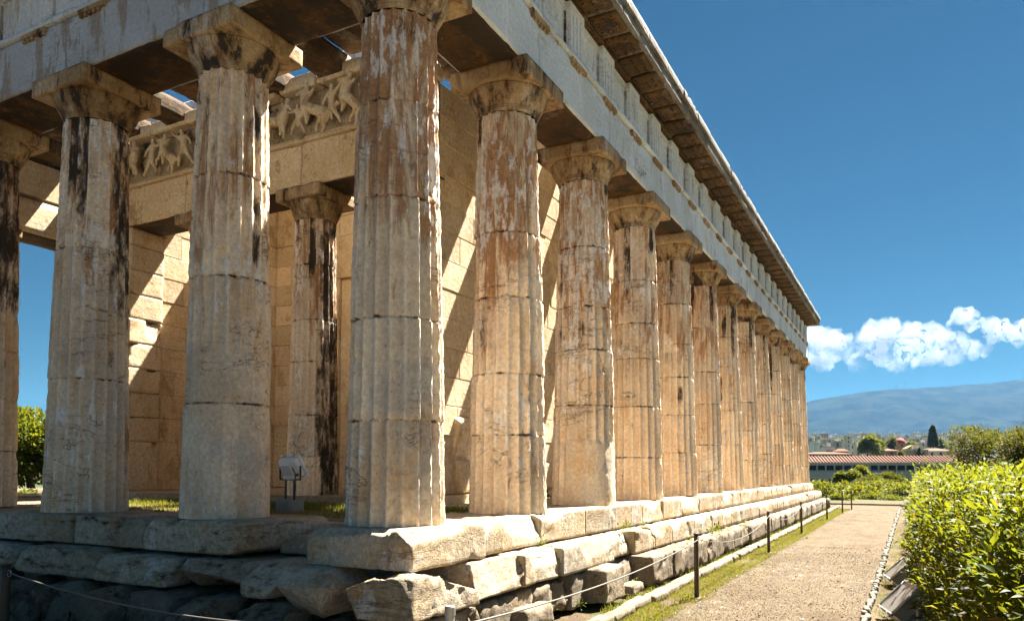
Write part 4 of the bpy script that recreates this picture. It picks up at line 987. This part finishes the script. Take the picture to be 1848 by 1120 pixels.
end = (pts[:, 0] < -.9); 
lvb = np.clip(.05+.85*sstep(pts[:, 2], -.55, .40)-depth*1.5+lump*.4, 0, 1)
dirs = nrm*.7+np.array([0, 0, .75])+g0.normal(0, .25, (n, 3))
m = MB(); nearm = x < 7
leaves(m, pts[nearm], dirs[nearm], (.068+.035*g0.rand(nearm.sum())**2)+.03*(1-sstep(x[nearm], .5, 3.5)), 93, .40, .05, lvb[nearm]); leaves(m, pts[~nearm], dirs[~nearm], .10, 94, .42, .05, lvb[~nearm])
# upright young shoots on the crest
ns = 760; sx_ = np.concatenate([-1.0+8*g0.rand(480), 7+22*g0.rand(280)]); sy = hedge_face(sx_)-.05-1.3*g0.rand(ns)**1.3
for k in range(ns):
    b = np.array([sx_[k], sy[k], hedge_top(sx_[k])-.1+.12*fbm(np.array([[sx_[k]*1.6, sy[k]*1.6, 0]]), 2, 92)[0]]); h = g0.uniform(.08, .34); tip = b+np.array([g0.normal(0, .04), g0.normal(0, .04), h])
    nl = 9; tt = np.linspace(.15, 1, nl); p = b+(tip-b)*tt[:, None]; th = np.arange(nl)*2.4+g0.rand()*6; d = np.stack([np.cos(th), np.sin(th), .55+.6*tt], 1)
    leaves(m, p, d, .075*(1.15-.5*tt), 2000+k, .38, .04, np.full(nl, .8))
m.v = [v-np.array([5, -5, -1.2]) for v in m.v]
m.build('foliage', M['hedge_leaf'], hg, True)
m = MB()
for k in range(260):
    x0 = -1+29*g0.rand()**1.4; y0 = hedge_face(np.array(x0))-.25-1.2*g0.rand(); b = np.array([x0, y0, -1.22])-np.array([5, -5, -1.2])
    e = b+np.array([g0.normal(0, .2), g0.normal(0, .15)+.1, g0.uniform(.9, 1.55)]); tube(m, [b, (b+e)/2+g0.normal(0, .05, 3), e], [.014, .01, .004], 5)
m.build('stem', M['bark'], hg, True)
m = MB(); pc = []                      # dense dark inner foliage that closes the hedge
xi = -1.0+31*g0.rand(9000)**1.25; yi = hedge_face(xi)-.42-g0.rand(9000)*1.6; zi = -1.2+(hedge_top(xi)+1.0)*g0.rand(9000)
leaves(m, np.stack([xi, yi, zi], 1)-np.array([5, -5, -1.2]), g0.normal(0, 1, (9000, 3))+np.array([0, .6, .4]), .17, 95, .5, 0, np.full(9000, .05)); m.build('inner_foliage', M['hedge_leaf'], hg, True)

def shrub(px, py_base, px_w, py_top, d, n, size, mat, lab, seed, group=None, lumps=9, name='shrub', cat='shrub', zoff=0.0, odd=0.0):
    b = at(px, py_base, d); t = at(px, py_top, d); w_ = px_w*d/FPX/2; h = t[2]-b[2]
    return tree(name, b, (b[0], b[1], b[2]+h*.52), (w_*1.05, w_*1.05, h*.56), n, size, mat, lab, cat, seed, group, lumps, .03*h+.02, odd=odd)
# far end of the path
L_ = [(1478, 914, 75, 868, 52), (1530, 914, 90, 866, 58), (1590, 914, 100, 862, 60), (1640, 914, 90, 868, 56), (1555, 912, 70, 874, 50)]
for k, a in enumerate(L_): shrub(*a, 3800, .22, 'shrub_leaf', ['yellow green shrub against the temple end', 'yellow green shrub right behind the two farthest posts', 'broad yellow green shrub below the olive trees', 'yellow green shrub beside the hedge end', 'low loose shrub in the middle of the row beyond the path'][k], 400+k, 'shrubs beyond the path', odd=.08)
for k, a in enumerate([(1512, 912, 46, 888, 46), (1570, 912, 44, 887, 47), (1612, 913, 50, 890, 46)]): shrub(*a, 2600, .13, 'shrub_leaf', ['low rounded bright clump behind the far posts', 'low rounded bright clump midway along the timber edging', 'low loose bright clump next to the hedge'][k], 420+k, 'low clumps behind the timber edging')
shrub(1534, 884, 44, 845, 92, 5200, .30, 'tree_leaf', 'dark round tree before the long arcade, paired crown', 431, None, 6, 'dark_tree', 'tree')
shrub(1557, 884, 40, 842, 94, 5200, .30, 'tree_leaf', 'taller dark round tree before the long arcade', 432, None, 6, 'dark_tree', 'tree')
shrub(1573, 893, 70, 857, 84, 4800, .26, 'olive_leaf', 'grey green olive tree right of the dark round trees', 433, 'olive trees below the arcade', 7, 'olive_tree', 'tree')
shrub(1606, 893, 62, 851, 86, 4800, .26, 'olive_leaf', 'taller grey green olive tree below the arcade', 434, 'olive trees below the arcade', 7, 'olive_tree', 'tree')
# trees right behind the hedge
tree('olive_tree', at(1780, 940, 26), at(1778, 820, 26), (1.4, 1.4, 1.42), 14000, .11, 'olive_leaf', 'large olive tree rising behind the hedge', 'tree', 441, 'olive trees behind the hedge', 12, .09, .3)
tree('olive_tree', at(1850, 940, 22), at(1858, 824, 22), (1.2, 1.2, 1.25), 10000, .11, 'olive_leaf', 'olive tree cut by the picture edge behind the hedge', 'tree', 443, 'olive trees behind the hedge', 10, .08, .3, odd=.05)
# left, beyond the temple
tb_ = at(60, 892, 36)
tree('leafy_tree', (tb_[0], tb_[1], -.7), at(48, 816, 36), (3.1, 3.1, 2.75), 24000, .24, 'tree_leaf', 'dense green tree seen between the front columns', 'tree', 451, None, 14, .22)
sb_ = at(52, 906, 27)
tree('shrub', (sb_[0], sb_[1], sb_[2]-.1), at(50, 898, 27), (.55, .55, .28), 2200, .09, 'shrub_leaf', 'small yellow green bush under the tree beyond the colonnade', 'shrub', 452, None, 6, .03)
m = MB(); rough_block(m, -7, 7, -.2, .2, -.5, .30, 455, res=.25, r0=.02, rw=.05, amp=.03, maxn=60); lw = at(40, 896, 30)
tag(m.build('low_wall', M['poros'], None, True, tuple(lw)), 'low pale stone wall behind the small bush beyond the colonnade', 'wall')
# tuft on the inner cornice, plant on the architrave
for k, (p, s, lab) in enumerate([((4.15, 5.85, 7.46), .2, 'dark weed sprouting in a gap of the inner cornice'), ((7.05, .04, 5.80), .13, 'small dry weed hanging on the architrave face')]):
    g = rng(470+k); pp_ = np.array(p)+g.normal(0, s*.35, (60, 3)); m = MB(); leaves(m, pp_, g.normal(0, 1, (60, 3)), s*.3, 471+k, .25); tag(m.build('weed', M['pine_leaf'], None, True), lab, 'weed')
# ---------------------------------------------------------------- the long arcade, the town, the mountain
M['stoa'] = simple('pale_stoa_stone', (.24, .262, .27), .8, 0, .15, 1.5)
M['void'] = simple('dark_interior', (.015, .017, .02), .8)
M['terracotta'] = None
g = G('terracotta_tiles'); P = g.pos
c = g.mix(g.noise(P, 1.2, 5, .7), (.10, .038, .02), (.165, .078, .045)); c = g.scale(c, g.ss(g.noise(P, 7, 3), .2, .8, .75, 1.25)); g.bsdf(c, .9); M['terracotta'] = g.m
st = tag(empty('arcade_building', (0, 0, 0)), 'long two storey colonnaded hall with a red tiled roof', 'building')
SA, SB = at(1300, 849, 240), at(1760, 849, 225)
ex = SB-SA; LS = float(np.hypot(ex[0], ex[1])); st.location = (SA[0], SA[1], 0); st.rotation_euler = (0, 0, math.atan2(ex[1], ex[0]))
# local: x along the front, -y towards the viewer?  front faces local -y
fl_, ev_, rg_ = .30, 3.0, 5.0
m = MB(); box(m, 0, LS, 0, 14, -9, fl_-.9); box(m, 0, LS, 4, 14, fl_-.89, ev_-.3); m.build('body', M['void'], st)
m = MB(); box(m, 0, LS, -.3, .6, fl_-1.1, fl_+.0); box(m, 0, LS, -.35, .7, fl_-2.4, fl_-1.12); box(m, 0, LS, -.3, .6, ev_-.75, ev_-.02); m.build('entablature', M['stoa'], st)
nb_ = int(LS/2.52)
pc = MB(); box(pc, -.17, .17, -.2, .3, fl_, ev_-.75); pme = pc.mesh('pillar', [M['stoa']]); lc_ = MB(); revolve(lc_, [(.42, -8.5), (.36, fl_-2.9), (.5, fl_-2.6), (.5, fl_-2.4)], 10); lme = lc_.mesh('column', [M['stoa']], True)
for k in range(nb_):
    for me, nm in ((pme, 'pillar'), (lme, 'column')):
        o = bpy.data.objects.new(nm, me); COL.objects.link(o); o.parent = st; o.location = (1.2+k*2.52, 0, 0)
m = MB(); box(m, 0, LS, .05, .2, fl_+.001, fl_+.45); m.build('parapet', M['stoa'], st)
m = MB(); V = []; nt_ = int(LS/.93)
for k in range(nt_):                                    # pan and cover tiles as ridges running up the slope
    x0 = k*.93
    for (y, z) in ((-.7, ev_+.05), (6.8, rg_)): V += [(x0, y, z), (x0+.45, y, z), (x0+.50, y, z+.34), (x0+.85, y, z+.34), (x0+.93, y, z)]
V = np.array(V).reshape(nt_, 10, 3); F = np.array([(q, q+1, q+6, q+5) for q in range(4)])
m.add(V.reshape(-1, 3), (F[None]+10*np.arange(nt_)[:, None, None]).reshape(-1, 4)); box(m, 0, LS, 6.8, 14.5, rg_-.2, rg_+.05); m.build('roof', M['terracotta'], st)
m = MB(); box(m, 0, LS, -.72, -.4, ev_-.16, ev_+.04); m.build('eaves', M['stoa'], st)

cols_ = {'white': (.58, .57, .55), 'cream': (.48, .43, .36), 'pink': (.36, .18, .14), 'yellow': (.36, .24, .085), 'grey': (.30, .30, .29), 'tan': (.34, .27, .2)}
for k, v in cols_.items(): M['h_'+k] = simple('plaster_'+k, v, .9, 0, .1, .4)
M['pane'] = simple('dark_window', (.035, .04, .05), .25)
M['awning'] = simple('red_awning', (.32, .04, .03), .8)
def house(px0, px1, ytop, ybase, d, col, lab, roof='flat', group=None, seed=0, detail=True, name='house', floors=None):
    g = rng(seed); a = at((px0+px1)/2, ybase, d); W = (px1-px0)*d/FPX; Hh = (ybase-ytop)*d/FPX; D = W*g.uniform(.6, 1.0); foot = 6.0
    t = tag(empty(name, (a[0], a[1], a[2]), YAW-math.pi/2+g.normal(0, .12)), lab, 'house', group)
    m = MB(); box(m, -W/2, W/2, 0, D, -foot, Hh*(1 if roof == 'flat' else .72)); wm = m
    nf = floors or max(1, int(Hh/3.2)); nc = max(1, int(W/3.4)); wh = Hh*(1 if roof == 'flat' else .72)/nf
    wins = wm; cnt = 0; wm.cm = 1
    for f in range(nf):
        for q in range(nc):
            if g.rand() < .15: continue
            x = -W/2+(q+.5)*W/nc; z = f*wh+wh*.3
            mm = MB() if detail else wins
            box(mm, x-.5, x+.5, -.06, .05, z, z+wh*.5)
            if detail: mm.build('window', M['pane'], t)
            cnt += 1
    wm.build('wall', [M['h_'+col], M['pane']], t)
    if roof == 'flat':
        m = MB(); e = .25
        box(m, -W/2-e, W/2+e, -e, D+e, Hh+.002, Hh+.3); m.build('roof', M['h_'+('white' if col != 'white' else 'grey')], t)
        if g.rand() < .7:
            m = MB(); s = W*.14; cx = g.uniform(-W*.25, W*.25); box(m, cx-s, cx+s, D*.3, D*.6, Hh+.302, Hh+2.2); m.build('stair_head', M['h_'+col], t)
    elif roof == 'hip':
        z = Hh*.722; e = .5; V = [(-W/2-e, -e, z), (W/2+e, -e, z), (W/2+e, D+e, z), (-W/2-e, D+e, z), (-W*.22, D/2, Hh), (W*.22, D/2, Hh)]
        m = MB(); m.add(V, [np.array([(0, 1, 5, 4), (2, 3, 4, 5), (3, 2, 1, 0)]), np.array([(1, 2, 5), (3, 0, 4)])]); m.build('roof', M['terracotta'], t)
    elif roof == 'gable':
        z = Hh*.722; V = [(-W/2, 0, z), (W/2, 0, z), (W/2, D, z), (-W/2, D, z), (0, -.2, Hh), (0, D, Hh)]
        m = MB(); m.add(V, [np.array([(1, 2, 5, 4), (3, 0, 4, 5), (3, 2, 1, 0)]), np.array([(0, 1, 4), (2, 3, 5)])]); m.build('roof', M['h_'+col], t)
    elif roof == 'dome':
        z = Hh*.722; m = MB(); th = np.linspace(0, np.pi/2, 7); revolve(m, [(W*.52*math.cos(q), z+(Hh-z)*math.sin(q)) for q in th], 20, (0, D/2, 0)); m.build('dome', M['awning'], t, True)
    return t
house(1579, 1619, 807.5, 824, 292, 'pink', 'low pink house with a pale hipped roof behind the arcade', 'hip', seed=1)
house(1619, 1638, 789, 824, 420, 'pink', 'pink tower house under a dark red dome', 'dome', seed=2)
house(1636, 1658, 802, 824, 380, 'yellow', 'yellow gabled house right of the pink tower', 'gable', seed=3)
house(1674, 1722, 807, 826, 300, 'cream', 'long tiled house below the cypress', 'hip', seed=4)
house(1459, 1538, 814, 828, 285, 'tan', 'long low house with tiled roof just behind the arcade at the temple end', 'hip', seed=5)
hr = house(1490, 1508, 806, 826, 330, 'white', 'white house with a dark red awning', 'flat', seed=6)
m = MB(); box(m, -2.2, 2.2, -1.2, -.1, 2.6, 3.0); m.build('awning', M['awning'], hr)
house(1510, 1531, 808, 826, 320, 'tan', 'small tan house with a tiled roof right of the red awning', 'hip', seed=7)
house(1640, 1674, 811, 826, 288, 'tan', 'low tan shed right of the low pink house', 'flat', seed=8)
house(1462, 1475, 796, 826, 380, 'white', 'white apartment block nearest the temple corner', 'flat', seed=9)
house(1475, 1490, 800, 826, 360, 'white', 'white apartment block next to the one at the temple corner', 'flat', seed=10)
house(1578, 1590, 783, 824, 470, 'grey', 'grey flat roofed block showing above the big green tree', 'flat', seed=11)
g0 = rng(88); n_h = 0
for row, (d0, d1, yt, yb, cnt) in enumerate([(430, 560, 796, 824, 24), (620, 800, 789, 815, 36), (900, 1300, 784, 806, 50)]):
    for k in range(cnt):
        px = 1458+(k+g0.uniform(.1, .9))*(285.0/cnt); d = g0.uniform(d0, d1); w_ = g0.uniform(7, 17)*(1 if row < 2 else .8)
        top = yt+g0.uniform(-4, 6)
        house(px-w_/2, px+w_/2, top, yb, d, g0.choice(['white', 'white', 'cream', 'grey', 'tan', 'cream']), ['pale flat roofed city block in the first rank behind the arcade', 'pale flat roofed city block in the middle rank of the town', 'tiny pale city block at the foot of the mountain'][row], 'flat', ['city blocks of the first rank', 'city blocks of the middle rank', 'city blocks at the foot of the mountain'][row], 100+n_h, False, 'city_block'); n_h += 1
def far_tree(px, ytop, ybase, wpx, d, n, mat, lab, seed, name='tree', lumps=9, size=.6, group=None):
    return shrub(px, ybase, wpx, ytop, d, n, size, mat, lab, seed, group, lumps, name, 'tree')
far_tree(1566, 784, 826, 40, 275, 5200, 'tree_leaf', 'big green tree rising behind the arcade roof', 501, size=.8)
far_tree(1585, 790, 826, 26, 280, 3000, 'tree_leaf', 'smaller green crown joined to the big green tree', 502, size=.7)
far_tree(1609, 789, 826, 24, 300, 3000, 'olive_leaf', 'olive green tree left of the pink tower', 503, size=.7)
far_tree(1646, 790, 820, 16, 430, 1800, 'shrub_leaf', 'light green tree right of the pink tower', 504, size=.8)
far_tree(1626, 812, 826, 10, 285, 900, 'tree_leaf', 'small bush beside the low pink house', 505, size=.5)
far_tree(1700, 791, 812, 22, 420, 1600, 'tree_leaf', 'rounded green tree right of the cypress', 506, size=.8)
for k in range(14):
    px = [1470, 1478, 1508, 1518, 1524, 1548, 1600, 1632, 1655, 1664, 1690, 1712, 1725, 1738][k]
    far_tree(px, 789+g0.uniform(-3, 6), 812, g0.uniform(8, 16), g0.uniform(560, 800), 700, 'tree_leaf', 'dark green tree among the city blocks', 520+k, size=1.3, lumps=5, group='trees among the city blocks')
def cypress(px, ytop, ybase, wpx, d, n, lab, seed):
    b = at(px, ybase, d); h = (ybase-ytop)*d/FPX; r = wpx*d/FPX/2; g = rng(seed)
    t = tag(empty('cypress_tree', tuple(b)), lab, 'tree'); m = MB(); tube(m, [(0, 0, -2), (0, 0, h*.4), (0, 0, h*.9)], [.3, .2, .05], 7); m.build('trunk', M['bark'], t, True)
    s = g.rand(n); rr = r*np.interp(s, [0, .08, .3, .75, .93, 1], [.75, 1, .95, .55, .30, .03]); th = g.uniform(0, 6.28, n); q = .6+.4*g.rand(n)**.5
    p = np.stack([rr*q*np.cos(th), rr*q*np.sin(th), s*h], 1); p[:, :2] *= (1+.25*fbm(p*.6, 3, seed))[:, None]
    m = MB(); leaves(m, p, np.stack([np.cos(th)*.4, np.sin(th)*.4, 0*th+1], 1), .7, seed, .45); m.build('crown', M['pine_leaf'], t, True)
cypress(1684, 768, 806, 17, 320, 4200, 'tall dark pointed cypress above the tiled houses', 541)
cypress(1697, 793, 810, 9, 325, 1200, 'short dark cypress at the foot of the tall one', 542)
cypress(1659, 809, 825, 4.5, 287, 700, 'thin dark cypress rising at the arcade ridge', 543)
pt = at(1727, 815, 262); t = tag(empty('palm_tree', tuple(pt)), 'bushy date palm between the town and the olive trees', 'tree')
m = MB(); tube(m, [(0, 0, -4), (0, 0, 2.2)], [.35, .3], 8); m.build('trunk', M['bark'], t, True)
g = rng(77); m = MB()
for k in range(60):
    th = g.uniform(0, 6.28); el = g.uniform(-.35, 1.2); L = g.uniform(2.6, 3.6); s = np.linspace(0, 1, 8)
    r_ = L*s*math.cos(el); z = 2.2+L*(s*math.sin(el)-.45*s*s); p = np.stack([r_*math.cos(th), r_*math.sin(th), z], 1); sd_ = np.array([-math.sin(th), math.cos(th), 0])
    for sg in (-1, 1):
        for q in np.linspace(.12, 1, 14):
            b = np.array([np.interp(q, s, p[:, i]) for i in range(3)]); leaves(m, b[None], (sd_*sg+np.array([0, 0, -.5])+.5*(p[-1]-p[0])/L)[None], .75, int(g.randint(1e6)), .16, 0, np.array([.4]), .1)
m.build('crown', M['olive_leaf'], t, True)

# mountain ridge with its masts
g = G('mountain_scrub'); P = g.pos
c = g.mix(g.ss(g.noise(g.map(P, (.006, .006, .010)), 1.0, 8, .65), .4, .6), (.002, .004, .0035), (.015, .018, .013)); g.bsdf(c, 1.0, spec=.0); M['mountain'] = g.m
xs_ = np.linspace(-200, 2300, 130); ds_ = np.linspace(0, 1, 34)
ridge = np.interp(xs_, [-200, 1380, 1462, 1520, 1560, 1600, 1660, 1720, 1790, 1848, 2000, 2300], [842, 760, 722.5, 713, 706, 702, 699, 695, 690, 683.5, 668, 650])
V = []
for j, s in enumerate(ds_):
    d = 4300+2300*s
    for i, px in enumerate(xs_):
        p = at(px, 847, d); hr_ = (849-ridge[i])/FPX*6600; hr_ = max(hr_, 20)
        V.append((p[0], p[1], 40+(hr_-40)*(s**1.15) if s < 1 else hr_))
V = np.array(V); nz_ = fbm(V*np.array([.0014, .0014, 0]), 6, 71, .55)
ss_ = np.repeat(ds_, len(xs_)); V[:, 2] += nz_*240*np.sin(np.pi*ss_)**.8 + fbm(V*np.array([.006, .006, 0]), 4, 72)*7*(ss_ > .97)
n = len(xs_); a = (np.arange(len(ds_)-1)[:, None]*n+np.arange(n-1)[None]).ravel(); F = np.stack([a, a+1, a+n+1, a+n], 1)
back = V[-n:].copy(); dv = back-np.array(CAMP); back = np.array(CAMP)+dv*1.25; back[:, 2] = 0
m = MB(); V2 = np.concatenate([V, back]); b0 = (len(ds_)-1)*n+np.arange(n-1); F2 = np.stack([b0, b0+1, b0+1+n, b0+n], 1)
m.add(V2, np.concatenate([F, F2])); tag(m.build('mountain', M['mountain'], None, True), kind='structure')
for k, (px, h) in enumerate([(1510, 5), (1524, 5), (1540, 3), (1555, 6), (1604, 8), (1610, 5), (1615, 9), (1619, 10), (1634, 14), (1659, 8), (1669, 4), (1741, 5)]):
    yr = np.interp(px, xs_, ridge); b = at(px, yr+1.5, 6600); H_ = h*6600/FPX; m = MB()
    for (dx, dy) in ((-1, -1), (1, -1), (1, 1), (-1, 1)): tube(m, [(dx*3.2, dy*3.2, -12), (dx*1.2, dy*1.2, H_)], [1.0, .8], 4)
    for q in range(1, 6):
        w_ = 3.2-2*q/6; z = H_*q/6; tube(m, [(-w_, -w_, z), (w_, -w_, z), (w_, w_, z), (-w_, w_, z), (-w_, -w_, z)], .5, 4)
    tag(m.build('antenna_mast', M['dark_metal'], None, False, tuple(b)), 'thin radio mast among those on the mountain ridge' if px not in (1634, 1741) else ['tallest thin radio mast on the mountain ridge', 'lone radio mast on the ridge to the right of all others'][px == 1741], 'mast', 'radio masts on the ridge')

# clouds: white vapour inside billowed hulls
g = G('cloud_vapour'); pv = g.t.nodes.new('ShaderNodeVolumePrincipled'); pv.inputs['Color'].default_value = (.46, .49, .54, 1); pv.inputs['Density'].default_value = .0020; pv.inputs['Anisotropy'].default_value = .35
dn = g.ss(g.noise(g.map(g.pos, (.0016, .0016, .0022)), 1.0, 7, .62), .36, .60, .0003, .0038); g.L(dn, pv.inputs['Density'])
g.t.links.new(pv.outputs[0], g.out.inputs['Volume']); M['cloud'] = g.m
def cloud(balls, d, lab, seed):
    """Union of billows traced as a metaball hull, roughened by noise."""
    c0 = at(balls[0][0], balls[0][1], d); mbd = bpy.data.metaballs.new('cloud'); mo = bpy.data.objects.new('cloud', mbd); COL.objects.link(mo)
    k_ = d/FPX; mbd.resolution = .16*1; mbd.render_resolution = .16; g = rng(seed)
    S_ = 100.0
    for (px, py, r) in balls:
        p = (at(px, py, d)-c0)/S_
        for q in range(3):
            e = mbd.elements.new(); e.co = tuple(p+(_fw*g.normal(0, .5)+_r*g.normal(0, .25)+_u*g.normal(0, .2))*r*k_/S_); e.radius = r*k_/S_*g.uniform(.85, 1.25)
    mbd.threshold = .35
    dg = bpy.context.evaluated_depsgraph_get(); dg.update(); me = bpy.data.meshes.new_from_object(mo.evaluated_get(dg)); bpy.data.objects.remove(mo); 
    n = len(me.vertices); co = np.zeros(n*3, np.float32); me.vertices.foreach_get('co', co); co = co.reshape(-1, 3).astype(float); no = np.zeros(n*3, np.float32); me.vertices.foreach_get('normal', no); no = no.reshape(-1, 3)
    f = 1-np.abs(fbm(co*.30, 3, seed, .5))*2.4; f2 = 1-np.abs(fbm(co*1.1, 5, seed+3, .62))*2.2
    co = co+no*((f-.55)*2.0+(f2-.55)*.8)[:, None]; me.vertices.foreach_set('co', (co*S_).ravel().astype(np.float32)); me.update()
    me.materials.clear(); me.materials.append(M['cloud']); me.name = 'cloud'
    o = bpy.data.objects.new('cloud', me); COL.objects.link(o); o.location = tuple(c0); tag(o, lab, 'cloud'); return o
cloud([(1470, 615, 24), (1495, 612, 22), (1520, 622, 20), (1545, 638, 20), (1480, 640, 20), (1560, 612, 17), (1590, 600, 22), (1610, 592, 18), (1640, 597, 20), (1670, 606, 19), (1700, 612, 20), (1730, 620, 14), (1755, 632, 12), (1775, 636, 7), (1600, 630, 22), (1640, 636, 20), (1680, 640, 18), (1720, 640, 14), (1620, 650, 14), (1655, 652, 12), (1575, 640, 16)], 12500, 'large white cumulus cloud touching the temple roof corner', 81)
cloud([(1730, 572, 12), (1745, 575, 14), (1765, 582, 13), (1785, 588, 12), (1805, 592, 13), (1825, 598, 13), (1850, 598, 16), (1870, 596, 16), (1795, 600, 9), (1840, 610, 8)], 12500, 'smaller white cloud trailing off above the large one', 83)
# ---------------------------------------------------------------- haze
g = G('haze_air'); pv = g.t.nodes.new('ShaderNodeVolumePrincipled'); pv.inputs['Color'].default_value = (.22, .48, .86, 1); pv.inputs['Density'].default_value = 3.3e-5; pv.inputs['Anisotropy'].default_value = .2
g.t.links.new(pv.outputs[0], g.out.inputs['Volume'])
m = MB(); box(m, -9000, 11000, -9000, 9000, -16, 850); tag(m.build('haze', g.m), kind='stuff', label='thin blue haze over the whole view', cat='haze')
